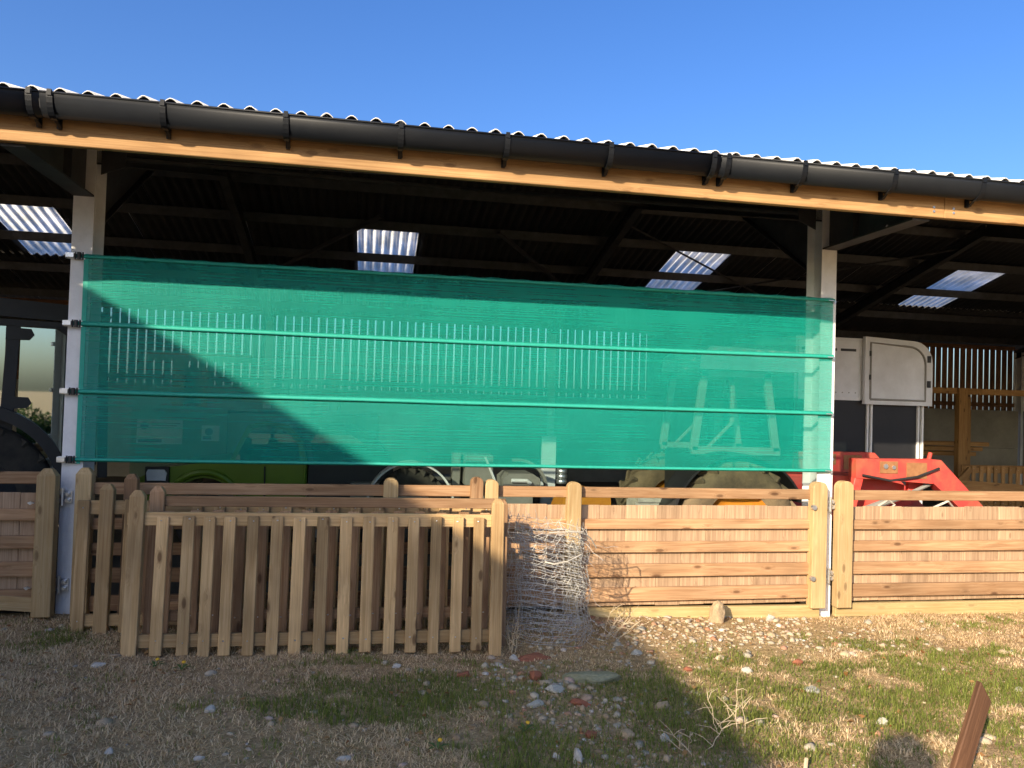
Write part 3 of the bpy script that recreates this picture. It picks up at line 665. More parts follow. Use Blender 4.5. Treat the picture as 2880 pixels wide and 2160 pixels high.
# dry branching stems
def stems(label, base, n, h, spread, seed, lean=(0, 0)):
    rr = random.Random(seed); b = MB(); bx, by = base
    for q in range(n):
        x, y = bx + rr.uniform(-spread, spread) * .35, by + rr.uniform(-spread, spread) * .25; z = float(gz(x, y)); dx, dy, dz = rr.uniform(-1, 1) * spread + lean[0], rr.uniform(-1, 1) * spread * .5 + lean[1], h * rr.uniform(.5, 1)
        pts = []; seg = 7
        for i in range(seg + 1):
            t = i / seg; pts.append((x + dx * t + rr.gauss(0, .004), y + dy * t + rr.gauss(0, .004), z - .02 + dz * (t * (1.1 - .15 * t)) + rr.gauss(0, .003)))
        b.tube(pts, [.0030 - .0019 * i / seg for i in range(seg + 1)], 4)
        for k in range(3):
            i = rr.randint(2, 5); p = Vector(pts[i]); d = Vector((rr.uniform(-1, 1), rr.uniform(-.5, .5), rr.uniform(-.1, .8))) * rr.uniform(.06, .16)
            b.tube([p, p + d * .5 + Vector((rr.gauss(0, .01), 0, .01)), p + d], [.0022, .0018, .001], 4)
    o = b.build('dry_stems', 'stem'); tag(o, label, 'dry stems', 'dead stems in the rough grass'); return o
stems('pale dead branching stems rising at the edge of the big ground shadow', (4.02, -2.3), 5, .34, .26, 3)
stems('dead stems at the foot of the wire roll, reaching right over the sill', (3.9, -.62), 9, .26, .2, 5, (.16, .08))
stems('short dead stems at the bottom edge of the picture', (3.75, -2.55), 4, .2, .2, 8)
stems('thin dry stems between the front hurdle and the wire roll', (3.1, -.95), 6, .42, .06, 9)

# stake and peg
st = thing('wooden_stake', 'dark brown wooden stake leaning in the bottom right corner', 'stake', (4.80, -2.99, 0))
b = bar('shaft', (4.73, -3.03, -.1), (4.965, -2.98, .43), .088, .032, 'stake', st)
bmt = b.data.copy(); b.data = bmt
for v in bmt.vertices:
    if v.co.x > .45: v.co.x += v.co.y * .75
tag(bar('peg', (4.20, -2.74, -.05), (4.215, -2.73, .045), .018, .012, 'stem'), 'small pale wooden peg at the bottom edge', 'peg')

# ------------------------------------------------------------------ stones
def rock_mesh(seed, sub=2, flat=1.0, ang=.35):
    import bmesh
    bm = bmesh.new(); bmesh.ops.create_icosphere(bm, subdivisions=sub, radius=1); r2 = random.Random(seed); dirs = [Vector((r2.gauss(0, 1), r2.gauss(0, 1), r2.gauss(0, 1))).normalized() for _ in range(14)]; cut = [r2.uniform(.42, .8) for _ in dirs]
    for v in bm.verts:
        d = v.co.normalized(); r = 1.0
        for q, c in zip(dirs, cut):
            t = d.dot(q)
            if t > .2: r = min(r, c / t if t * 1.0 > c else r)
        v.co = d * r * (1 + r2.uniform(-.05, .05)) * 1.15
    me = bpy.data.meshes.new('rock'); bm.to_mesh(me); bm.free(); return me
def stone(name, cat, label, x, y, sx, sy, sz, mat, seed, rot=0, up=.35, group=None):
    z = float(gz(x, y)); M4 = Matrix.Translation((x, y, z + sz * (up - .25))) @ Matrix.Rotation(rot, 4, 'Z') @ Matrix.Rotation(R(seed * 37 % 16 - 8), 4, 'X') @ Matrix.Diagonal((sx, sy, sz, 1))
    o = put(name, rock_mesh(seed, 3 if sx > .06 else 2), mat, None, M4); tag(o, label, cat, group); return o
G = 'stones lying in the grass'
for a in (
 ('stone', 'stone', 'large flat lichened stone in the shadow right of centre', 3.52, -1.50, .19, .10, .05, 'mossy', 1, .1, .5),
 ('rock', 'rock', 'upright brown rock against the yellow sill board', 4.96, -.20, .10, .07, .12, 'buff', 2, .3, .55),
 ('brick_fragment', 'brick', 'round red brick fragment left of the flat stone', 3.145, -1.51, .05, .045, .045, 'brick', 3, 0, .5),
 ('brick_fragment', 'brick', 'half hidden red brick fragment below the front hurdle end', 2.72, -1.39, .05, .035, .03, 'brick', 4, .4, .4),
 ('brick_fragment', 'brick', 'red brick fragment among white pebbles in the shadow', 3.273, -2.24, .05, .04, .035, 'brick', 5, .9, .5),
 ('brick_fragment', 'brick', 'long red brick piece at the foot of the wire roll', 3.20, -1.10, .13, .06, .035, 'brick', 6, .1, .4),
 ('brick_fragment', 'brick', 'reddish brick slab beside white pebbles, left of the dead stems', 3.33, -1.86, .09, .05, .03, 'brick', 7, -.2, .3),
 ('stone', 'stone', 'tall white flint at the bottom edge near the middle', 3.135, -2.52, .04, .035, .065, 'chalk', 8, .2, .5),
 ('stone', 'stone', 'small white flint left of the tall white one', 3.03, -2.49, .026, .02, .03, 'chalk', 9, .2, .5),
 ('stone', 'stone', 'pale grey stone just right of the flat stone group', 3.214, -1.68, .075, .045, .03, 'stone', 10, -.4, .5),
 ('stone', 'stone', 'flat white stone at the bottom left of centre', 2.016, -2.42, .045, .035, .022, 'chalk', 11, .3, .5),
 ('stone', 'stone', 'white stone in the dry grass below the front hurdle', 1.311, -1.84, .045, .035, .035, 'chalk', 12, .8, .4),
 ('stone', 'stone', 'white stone just right of the front hurdle post', 3.08, -1.09, .04, .035, .03, 'chalk', 13, .1, .5),
 ('stone', 'stone', 'grey stone beneath the round brick fragment', 3.06, -1.85, .065, .04, .035, 'stone', 14, .5, .5),
 ('stone', 'stone', 'buff stone beside the lower red brick fragment', 3.47, -2.28, .05, .045, .035, 'buff', 15, .5, .5),
 ('stone', 'stone', 'buff upright stone near the dead stems in the shadow', 3.66, -2.32, .035, .03, .04, 'stone', 16, .2, .5),
 ('stone', 'stone', 'pale stone in the shade under the dead stems', 3.80, -1.93, .06, .04, .035, 'buff', 17, .2, .5),
 ('stone', 'stone', 'white stone on the grass near the left gate', .52, -1.12, .05, .035, .025, 'chalk', 18, .2, .5),
 ('stone', 'stone', 'small round pale stone at the bottom left', .93, -2.22, .03, .025, .02, 'chalk', 19, .2, .5),
 ('stone', 'stone', 'small white chip at the bottom left, beside the round one', 1.36, -2.32, .035, .02, .015, 'chalk', 20, .2, .5),
 ('stone', 'stone', 'cream stone in the sunlit grass right of the stems', 4.62, -1.35, .05, .04, .035, 'stone', 21, .2, .5),
 ('stone', 'stone', 'cream flat stone in the sunlit grass near the middle right', 4.85, -1.75, .07, .045, .025, 'stone', 22, .2, .5),
 ('stone', 'stone', 'yellowish stone left of the dark stake in the sunshine', 4.98, -2.25, .05, .04, .035, 'stone', 23, .2, .5),
 ('stone', 'stone', 'white stone lying against the sill board in the sun', 5.48, -.12, .07, .04, .035, 'chalk', 24, .2, .5),
 ('stone', 'stone', 'whitish stone on the sunlit grass at the far right', 6.25, -1.85, .05, .03, .025, 'chalk', 25, .2, .5),
 ('brick_fragment', 'brick', 'orange brick fragment in sunlit grass at the shadow edge', 4.22, -1.30, .045, .035, .03, 'brick', 26, .2, .5),
 ('brick_fragment', 'brick', 'orange brick chip in the sun below the steel post', 5.05, -1.25, .05, .035, .028, 'brick', 27, .2, .5),
 ('stone', 'stone', 'white stone right of the shade edge by the wire roll', 3.98, -.98, .045, .035, .035, 'stone', 28, .2, .5),
 ('stone', 'stone', 'pale stone in dry grass below the middle of the front hurdle', 2.3, -1.25, .04, .035, .02, 'chalk', 29, .3, .5),
): stone(*a, group=G if a[0] == 'stone' else 'brick fragments in the grass')

# pebbles
ico_v, ico_f = None, None
import bmesh
bm = bmesh.new(); bmesh.ops.create_icosphere(bm, subdivisions=1, radius=1); ico_v = np.array([v.co[:] for v in bm.verts]); ico_f = np.array([[v.index for v in f.verts] for f in bm.faces]); bm.free()
def gauss2(x, y, cx, cy, sx, sy): return np.exp(-((x - cx) / sx) ** 2 - ((y - cy) / sy) ** 2)
def gravel_d(x, y):
    return np.clip(1.1 * gauss2(x, y, 4.6, -.45, 1.0, .42) + .95 * gauss2(x, y, 3.3, -2.0, .35, .45) + .6 * gauss2(x, y, 3.0, -1.45, .4, .3) + .5 * gauss2(x, y, 3.6, -2.5, .5, .25) + .35 * gauss2(x, y, 4.0, -.95, .6, .3) + .25 * gauss2(x, y, 5.6, -.7, 1.0, .5) + .05, 0, 1)
N = 30000; px = rng.uniform(-1.5, 8.2, N); py = rng.uniform(-3.2, -.03, N)
keep = rng.random(N) < gravel_d(px, py) * (.35 + .9 * fbm(px * 3, py * 3, 40)); px, py = px[keep], py[keep]; n = len(px)
s = np.exp(rng.normal(math.log(.0085), .6, n)).clip(.003, .036)
sc3 = np.stack([s * rng.uniform(.8, 1.5, n), s * rng.uniform(.8, 1.3, n), s * rng.uniform(.5, .9, n)], 1)
ang = rng.uniform(0, 6.28, n); vv = ico_v[None] * (1 + rng.normal(0, .16, (n, 12, 1))) * sc3[:, None]
cx_, sx_ = np.cos(ang)[:, None], np.sin(ang)[:, None]
PV = np.stack([vv[..., 0] * cx_ - vv[..., 1] * sx_ + px[:, None], vv[..., 0] * sx_ + vv[..., 1] * cx_ + py[:, None], vv[..., 2] + (gz(px, py) + sc3[:, 2] * .1)[:, None]], -1)
PT = (ico_f[None] + (np.arange(n) * 12)[:, None, None]).reshape(-1, 3)
tag(put('gravel', fast_mesh('gravel', PV, PT, np.repeat(rng.random(n), 12)), 'pebble'), 'loose mixed pebbles and gravel scattered over the earth', 'gravel', kind='stuff')

# fallen leaves
N = 1500; lx = rng.uniform(-1.5, 8, N); ly = rng.uniform(-3.2, -.1, N); kp = rng.random(N) < np.clip(fbm(lx * 1.5, ly * 1.5, 90) * 1.6 - .45 + .25 * (lx > 3.8), 0, 1); lx, ly = lx[kp], ly[kp]; n = len(lx)
la = rng.uniform(0, 6.28, n); ls_ = rng.uniform(.008, .024, n); lz = gz(lx, ly) + rng.uniform(.006, .022, n); ca, sa = np.cos(la) * ls_, np.sin(la) * ls_; cz = rng.uniform(-.3, .6, (n, 4)) * ls_[:, None]
LV = np.stack([np.stack([lx + ca, ly + sa, lz + cz[:, 0]], -1), np.stack([lx - sa * .6, ly + ca * .6, lz + cz[:, 1]], -1), np.stack([lx - ca, ly - sa, lz + cz[:, 2]], -1), np.stack([lx + sa * .6, ly - ca * .6, lz + cz[:, 3]], -1)], 1)
M['litter'] = leaf_mat('fallen leaves', (0.30, 0.12, 0.04), (0.55, 0.33, 0.14))
tag(put('leaf_litter', fast_mesh('leaf_litter', LV, (np.arange(n) * 4)[:, None] + np.arange(4), np.repeat(rng.random(n), 4)), 'litter'), 'small brown and orange fallen leaves strewn over the ground', 'leaf litter', kind='stuff')
M['petal'] = plain('yellow petals', (0.75, 0.45, 0.02), (0.65, 0.36, 0.02), rough=0.6, bump=0)
M['weed'] = plain('weed leaf', (0.10, 0.16, 0.03), (0.07, 0.11, 0.025), rough=0.6, bump=0)
for lab, x, y in (('yellow dandelion flower at the bottom, left of the white stones', 2.47, -2.34), ('yellow flower just below the left end of the front hurdle', 1.02, -1.20), ('smaller yellow flower nearest the front hurdle left post', .85, -1.12), ('orange yellow flower in the shade beside the pebbles', 2.95, -2.15)):
    f = thing('dandelion', lab, 'flower', (x, y, float(gz(x, y))), 'dandelions in the grass'); z = float(gz(x, y)); b = MB(); b.tube([(x, y, z - .01), (x + .01, y, z + .04)], .002, 5); b.build('stem', 'weed', f)
    b = MB(); b.rev([(.001, .0), (.011, .006), (.012, .010), (.007, .014), (.001, .015)], (x + .01, y, z + .038), (0, -.4, 1), 12); b.build('flower_head', 'petal', f)
    for q in range(5):
        a = q * 1.3 + x; d = Vector((math.cos(a), math.sin(a), 0)); nrm = Vector((-d.y, d.x, 0)); c0 = Vector((x, y, z)); b = MB(); b.add([c0 + nrm * .003, c0 + d * .03 + nrm * .010 + Vector((0, 0, .02)), c0 + d * .07 + Vector((0, 0, .018)), c0 + d * .03 - nrm * .010 + Vector((0, 0, .02))], [(0, 3, 2, 1)]); b.build('leaf', 'weed', f)
# grass
def green_d(x, y):
    g = .08 + 1.3 * gauss2(x, y, 2.35, -1.62, .55, .28) + .9 * gauss2(x, y, 1.6, -1.85, .4, .2) + 1.2 * gauss2(x, y, 3.75, -1.75, .45, .5) + .9 * gauss2(x, y, 3.9, -2.5, .6, .35) + .6 * gauss2(x, y, 2.9, -2.4, .35, .3)
    g = g + .6 * gauss2(x, y, 5.6, -1.5, 1.1, .7) + .65 * gauss2(x, y, 6.4, -1.9, .8, .7) + .65 * gauss2(x, y, 5.2, -2.3, .8, .5) + .4 * gauss2(x, y, .2, -.6, .5, .4) + .5 * gauss2(x, y, 4.6, -1.3, .4, .4) + .3 * gauss2(x, y, 2.2, -1.15, .7, .1)
    t = g * 1.0 + .22 * gauss2(x, y, 3.2, -1.9, 1.1, 1.2) + (fbm(x * 2.9, y * 3.6, 60) - .5) * 1.5 + (fbm(x * 11, y * 11, 61) - .5) * .8; return np.clip((t - .36) * 1.8, 0.035, .9)
def blades(N, dens, hl, hh, wid, lean, flat, seed, name, mat, lab, cat):
    r = np.random.default_rng(seed); x = r.uniform(-2.4, 8.6, N); y = r.uniform(-3.7, -.05, N)
    k = r.random(N) < dens(x, y); x, y = x[k], y[k]; n = len(x)
    clump = fbm(x * 5, y * 5, seed); h = r.uniform(hl, hh, n) * (.35 + 1.2 * clump * dens(x, y) ** .5); a = r.uniform(0, 6.283, n); ln = r.uniform(.15, 1, n) * lean
    dx, dy = np.cos(a), np.sin(a); wx, wy = -dy * wid, dx * wid * r.uniform(.6, 1.2, n)
    z = gz(x, y) - .004; up = np.sqrt(np.clip(1 - np.clip(ln, 0, .985) ** 2, 0, 1)); hz = h * (up * (1 - flat) + .06 * flat)
    mx_, my_, mz = x + dx * h * ln * .38, y + dy * h * ln * .38, z + hz * .62; tx, ty, tz = x + dx * h * ln, y + dy * h * ln, z + hz * r.uniform(.75, 1.0, n) + .003
    Vv = np.stack([np.stack([x - wx, y - wy, z], -1), np.stack([x + wx, y + wy, z], -1), np.stack([mx_ + wx * .8, my_ + wy * .8, mz], -1), np.stack([mx_ - wx * .8, my_ - wy * .8, mz], -1), np.stack([tx, ty, tz], -1)], 1)
    base = (np.arange(n) * 5)[:, None]; T = np.concatenate([base + np.array([0, 1, 2]), base + np.array([0, 2, 3]), base + np.array([3, 2, 4])], 0)
    tint = np.repeat(np.clip(r.random(n) * .7 + .3 * clump, 0, 1), 5)
    tag(put(name, fast_mesh(name, Vv, T, tint), mat), lab, cat, kind='stuff')
blades(360000, lambda x, y: green_d(x, y) * (1 - .55 * gravel_d(x, y)), .018, .075, .0022, .85, 0.1, 71, 'green_grass', 'grass', 'patches of short green grass in front of the barn', 'grass')
blades(380000, lambda x, y: np.clip(.10 + 1.5 * fbm(x * 2.2, y * 2.2, 80) * fbm(x * 7, y * 7, 81) * 1.6 * (1 - gravel_d(x, y)) - .7 * green_d(x, y) - .4 * gravel_d(x, y), 0.04, 1), .03, .095, .0030, .99, 0.62, 72, 'dry_grass', 'straw', 'short straw coloured dead grass covering the ground', 'dry grass')

# ------------------------------------------------------------------ machines and things inside the barn
def tyre(b, c, ro, wid, n=44):
    h = wid / 2; b.rev([(ro * .58, -h * .8), (ro * .80, -h), (ro * .95, -h * .92), (ro, -h * .6), (ro, h * .6), (ro * .95, h * .92), (ro * .80, h), (ro * .58, h * .8)], c, (0, 1, 0), n)
def lugs(b, c, ro, wid, n=22, h=.03):
    c = Vector(c)
    for k in range(n):
        for sgn in (-1, 1):
            a = 2 * math.pi * (k + (.5 if sgn > 0 else 0)) / n; da = sgn * 0
            p0 = c + Vector((math.cos(a) * ro, sgn * wid * .48, math.sin(a) * ro)); a2 = a + .22; p1 = c + Vector((math.cos(a2) * ro, sgn * .01, math.sin(a2) * ro))
            out = Vector((math.cos(a + .1), 0, math.sin(a + .1))); b.bar(p0, p1, .035, h * 2, out)
def wheel(parent, c, ro, wid, rubber='rubber', rimmat='grey', tread=True):
    b = MB(); tyre(b, c, ro, wid); w_ = b.build('wheel', rubber, parent, True)
    if tread: b = MB(); lugs(b, c, ro, wid); b.build('tread', rubber, w_)
    b = MB(); h = wid / 2; b.rev([(ro * .6, -h * .75), (ro * .55, -h * .5), (ro * .3, -h * .35), (ro * .16, -h * .5), (.001, -h * .5)], c, (0, 1, 0), 32); b.build('rim', rimmat, w_, True)
    return w_

# red loader tractor
t = thing('loader_tractor', 'old red tractor with front loader arms behind the net and the right gate', 'tractor', (6, 1.25, 0))
wheel(t, (5.50, .66, .62), .58, .36, 'mudrubber', 'orange'); wheel(t, (5.42, 1.95, .62), .58, .36, 'mudrubber', 'orange')
wheel(t, (7.45, .98, .34), .34, .2, 'rubber', 'orange')
b = MB()
for yy in (.95, 1.75):
    for (xa, xb) in ((5.22, 5.32), (6.10, 5.98)): b.bar((xa, yy, 1.30), (xb, yy, 2.08), .075, .05)
    b.bar((5.28, yy, 2.06), (6.02, yy, 2.06), .06, .05); b.bar((5.2, yy, 1.30), (6.14, yy, 1.30), .08, .05)
    b.bar((5.36, yy, 1.32), (5.62, yy, 1.58), .03, .03); b.bar((5.62, yy, 1.58), (5.62, yy, 1.95), .04, .03)
b.build('cab_frame', 'grey', t)
b = MB(); b.poly([(5.22, .85, 2.10), (6.30, .85, 2.10), (6.40, .85, 2.18), (6.36, .85, 2.30), (5.34, .85, 2.33), (5.24, .85, 2.25)], (0, 1, 0), 1.0); b.build('cab_roof', 'white', t)
b = MB(); b.rev([(.66, -.2), (.68, -.2), (.68, .2), (.66, .2), (.66, -.2)], (5.50, .68, .62), (0, 1, 0), 24, R(-170), R(-20)); b.build('mudguard', 'black', t)
b = MB(); b.box((5.25, .95, .7), (6.15, 1.75, 1.28)); b.build('cab_base', 'black', t)
b = MB(); b.box((5.5, 1.2, 1.28), (5.75, 1.5, 1.35)); b.box((5.48, 1.2, 1.35), (5.55, 1.5, 1.75)); b.build('seat', 'black', t)
b = MB(); b.poly([(6.16, .98, .62), (7.55, .98, .58), (7.58, .98, .98), (7.2, .98, 1.06), (6.16, .98, 1.08)], (0, 1, 0), .7); b.build('bonnet', 'red', t)
b = MB(); b.box((6.12, .93, .86), (6.62, .975, 1.05)); b.build('side_panel', 'red', t)
for yy in (.72, 1.76):
    b = MB(); b.poly([(6.84, yy, 1.26), (7.70, yy, 1.265), (7.78, yy, 1.235), (7.71, yy, 1.02), (6.84, yy, 1.07)], (0, 1, 0), .12); arm = b.build('loader_arm', 'pink', t)
    b = MB(); b.poly([(7.68, yy - .004, 1.268), (7.79, yy - .004, 1.262), (8.50, yy - .004, .60), (8.34, yy - .004, .52), (7.69, yy - .004, 1.04)], (0, 1, 0), .128); b.build('loader_arm_knee', 'pink', t)
    b = MB(); b.bar((6.75, yy + .06, .52), (6.92, yy + .06, 1.2), .09, .1); b.build('loader_upright', 'red', t)
    b = MB(); b.tube([(6.9, yy + .06, .72), (7.5, yy + .06, .92)], .035, 10); b.tube([(7.5, yy + .06, .92), (7.74, yy + .06, 1.02)], .02, 8); b.build('hydraulic_ram', 'grey', t)
    b = MB(); b.box((7.10, yy - .008, 1.12), (7.30, yy - .001, 1.24)); b.build('bolt_plate', 'rust', arm)
    b = MB(); b.tube([(7.16, yy - .02, 1.19), (7.16, yy, 1.19)], .025, 8); b.tube([(7.25, yy - .02, 1.18), (7.25, yy, 1.18)], .02, 8); b.build('pivot_bolt', 'zinc', arm)
    b = MB(); b.box((7.40, yy - .006, 1.07), (7.63, yy - .001, 1.23)); b.build('worn_patch', 'rust', arm)
b = MB(); b.tube([(6.9, .70, 1.10), (7.2, .69, 1.05), (7.5, .69, 1.09), (7.75, .69, 1.18)], .012, 6); b.build('hydraulic_hose', 'black', t)
b = MB(); b.tube([(7.70, .78, 1.26), (7.72, .78, 1.33)], .02, 8); b.build('pin_handle', 'red', t)
b = MB(); b.bar((6.9, .95, .60), (7.62, .95, .82), .07, .04); b.bar((7.55, .9, .98), (7.72, .9, .98), .10, .05); b.build('link_bar', 'red', t)
b = MB(); b.tube([(7.05, .66, .80), (7.13, .62, .87), (7.2, .62, .82), (7.15, .64, .76)], .012, 6); b.tube([(7.6, .66, .76), (7.8, .62, .86), (7.9, .66, .78)], .012, 6); b.build('hose', 'chalk', t)
# horse trailer
t = thing('horse_trailer', 'horse trailer with white upper doors and black lower panels behind the loader', 'horse trailer', (7.8, 2.8, 0))
FY = 2.0
b = MB(); b.box((6.95, FY + .06, .35), (8.60, FY + 1.9, 1.86)); b.build('lower_body', 'navy', t)
b = MB(); b.box((6.95, FY + .07, 1.87), (8.56, FY + 1.9, 2.40)); b.poly([(6.95, FY + .05, 2.40), (8.52, FY + .05, 2.40), (8.40, FY + .05, 2.52), (8.1, FY + .05, 2.60), (6.95, FY + .05, 2.60)], (0, 1, 0), 1.85); b.build('upper_body', 'white', t)
def rr_poly(x0, x1, z0, z1, r):
    p = [(x0, z0), (x1, z0)]
    for k in range(9):
        a = R(90) * k / 8; p.append((x1 - r + r * math.cos(a), z1 - .03 - r + r * math.sin(a)))
    p.append((x0, z1 + .0)); return p
P = rr_poly(7.80, 8.70, 1.82, 2.62, .26)
b = MB(); b.poly([(x, FY - .03, z) for x, z in P], (0, 1, 0), .05); door = b.build('upper_door', 'white', t)
P2 = rr_poly(7.87, 8.60, 1.88, 2.55, .22)
b = MB(); b.tube([(x, FY - .035, z) for x, z in P2] + [(P2[0][0], FY - .035, P2[0][1])], .013, 6); b.build('door_seal', 'grey', door)
for z in (2.38, 2.08): 
    b = MB(); b.box((8.625, FY - .045, z - .04), (8.665, FY - .031, z + .04)); b.build('catch', 'black', door)
for z in (2.42, 2.14):
    b = MB(); b.tube([(7.86, FY - .04, z - .03), (7.86, FY - .04, z + .03)], .012, 6); b.build('door_hinge', 'black', door)
b = MB(); b.box((6.98, FY + .035, 1.90), (7.76, FY + .058, 2.56)); b.build('upper_panel', 'white', t)
b = MB(); b.box((6.98, FY + .03, 1.86), (7.78, FY + .058, 1.898)); b.build('panel_trim', 'galv', t)
for x in (7.88, 7.93, 8.56, 8.615):
    b = MB(); b.box((x, FY + .03, .4), (x + .022, FY + .058, 1.855)); b.build('aluminium_strip', 'galv', t)
wheel(t, (7.6, FY + .12, .32), .32, .18, tread=False)
for k in range(9):
    b = MB(); b.tube([(7.04 + .085 * k, FY + .036, 1.95), (7.04 + .085 * k, FY + .028, 1.95)], .007, 6); b.build('rivet', 'grey', t)
for k in range(3):
    b = MB(); b.box((7.02 + .25 * k, FY + .029, 2.44), (7.22 + .25 * k, FY + .0345, 2.47)); b.build('vent_slot', 'black', t)
b = MB(); b.box((8.02, FY + .045, .62), (8.32, FY + .058, .72)); b.build('tail_lamp', 'red', t)
# dark tractor on the left, turned slightly
Mt = Matrix.Translation((-.95, 1.35, 0)) @ Matrix.Rotation(R(22), 4, 'Z')
t = thing('cab_tractor', 'dark tractor with large tinted cab glass left of the white post', 'tractor', M4=Mt)
def lp(b, name, mat, parent=None, smooth=False):
    return put(name, mesh_of(name, b.v, b.f, smooth), mat, parent or t, Mt)
b = MB(); b.poly([(-1.4, -.08, 2.36), (.62, -.08, 2.32), (.66, -.08, 2.40), (.5, -.08, 2.47), (-1.3, -.08, 2.53)], (0, 1, 0), 1.6); lp(b, 'cab_roof', 'black')
b = MB(); b.box((-1.4, -.05, 2.26), (.60, .0, 2.315)); b.build; lp(b, 'door_header', 'black')
b = MB(); b.bar((-.10, 0, 2.27), (-.14, 0, 1.05), .10, .07); lp(b, 'door_pillar', 'black')
for xa, xb, ya in ((.60, .64, .02), (-1.38, -1.4, .02), (.60, .64, 1.4), (-1.38, -1.4, 1.4)):
    b = MB(); b.bar((xa, ya, 2.27), (xb, ya, .9), .08, .07); lp(b, 'corner_pillar', 'black')
b = MB(); b.box((-.05, .015, .95), (.57, .021, 2.262)); lp(b, 'door_glass', 'glass')
b = MB(); b.box((-1.35, .015, .95), (-.16, .021, 2.262)); lp(b, 'side_glass', 'glass')
for z in (2.19, 1.58):
    b = MB(); b.poly([(-.16, -.045, z - .055), (.02, -.045, z - .045), (.055, -.045, z), (.03, -.045, z + .05), (-.16, -.045, z + .055)], (0, 1, 0), .05); lp(b, 'door_hinge_cover', 'black')
b = MB(); b.poly([(.22, -.03, 2.262), (.60, -.03, 2.262), (.60, -.03, 2.06), (.48, -.03, 2.09)], (0, 1, 0), .03); lp(b, 'glass_gusset', 'black')
b = MB(); b.rev([(.70, -.06), (.80, -.06), (.80, .42), (.77, .42), (.77, -.03), (.70, -.03), (.70, -.06)], (-.42, -.12, .78), (0, 1, 0), 30, R(-180), R(0)); lp(b, 'mudguard', 'black')
b = MB(); tyre(b, (-.42, .05, .72), .70, .4); tw = lp(b, 'wheel', 'rubber', smooth=True)
b = MB(); lugs(b, (-.42, .05, .70), .68, .4); lp(b, 'tread', 'rubber', tw)
b = MB(); b.box((-.9, .4, 1.0), (-.4, .9, 1.2)); b.box((-.95, .4, 1.2), (-.8, .9, 1.75)); lp(b, 'seat', 'black')
b = MB(); b.box((-1.3, .1, .7), (.55, 1.3, .94)); lp(b, 'cab_floor', 'black')
# lime green car
t = thing('lime_car', 'lime green small car parked behind the net, seen under its lower edge', 'car', (1.0, 3.1, 0))
CY0 = 2.42
prof = [(-.28, .55), (-.30, .80), (-.05, .92), (.42, .985), (.62, 1.0), (.80, 1.39), (1.0, 1.44), (1.22, 1.40), (1.38, 1.22), (1.43, 1.0), (1.42, .40)]
arch = [(1.0, .38)] + [(.38 + .36 * math.cos(a), .42 + .40 * math.sin(a)) for a in (R(k) for k in range(0, 181, 15))]
b = MB(); b.poly([(x, CY0 + .02, z) for x, z in prof + arch], (0, 1, 0), 1.35); b.build('car_body', 'lime', t)
b = MB(); b.tube([(.38 + .40 * math.cos(R(k)), CY0, .44 + .44 * math.sin(R(k))) for k in range(0, 181, 12)], .035, 8); b.build('wheel_arch', 'lime', t)
b = MB(); b.poly([(.68, CY0 + .006, 1.01), (.84, CY0 + .006, 1.35), (1.02, CY0 + .006, 1.385), (1.20, CY0 + .006, 1.33), (1.32, CY0 + .006, 1.2), (1.36, CY0 + .006, 1.0)], (0, 1, 0), .01); b.build('door_window', 'carglass', t)
b = MB(); b.poly([(1.435, CY0 + .03, .40), (1.445, CY0 + .03, 1.0), (1.39, CY0 + .03, 1.24), (1.30, CY0 + .03, 1.38), (1.8, CY0 + .03, 1.40), (2.15, CY0 + .03, 1.28), (2.35, CY0 + .03, .98), (2.40, CY0 + .03, .45)], (0, 1, 0), 1.3); b.build('rear_body', 'black', t)
b = MB(); b.poly([(1.50, CY0 + .006, 1.0), (1.46, CY0 + .006, 1.22), (1.54, CY0 + .006, 1.36), (1.8, CY0 + .006, 1.36), (2.05, CY0 + .006, 1.2), (2.1, CY0 + .006, 1.02)], (0, 1, 0), .01); b.build('rear_window', 'carglass', t)
b = MB(); b.tube([(.80, CY0 + .0, 1.37), (1.02, CY0 + .0, 1.405), (1.22, CY0, 1.35), (1.36, CY0, 1.21), (1.41, CY0, 1.0), (1.40, CY0, .6)], .014, 6); b.build('door_seam', 'lime', t)
b = MB(); b.tube([(.99, CY0, .95), (1.0, CY0 + .0, .5)], .008, 6); b.build('panel_gap', 'black', t)
for c in ((.38, CY0 + .16, .33), (1.62, CY0 + .16, .33)): wheel(t, c, .30, .18, tread=False)
b = MB(); b.box((-.20, CY0 - .03, .76), (.03, CY0 + .04, .93)); b.build('lamp_surround', 'black', t)
b = MB(); b.poly([(-.175, CY0 - .045, .79), (.005, CY0 - .045, .79), (.015, CY0 - .045, .87), (-.01, CY0 - .045, .905), (-.17, CY0 - .045, .905), (-.185, CY0 - .045, .87)], (0, 1, 0), .04); b.build('headlamp', 'galv', t)
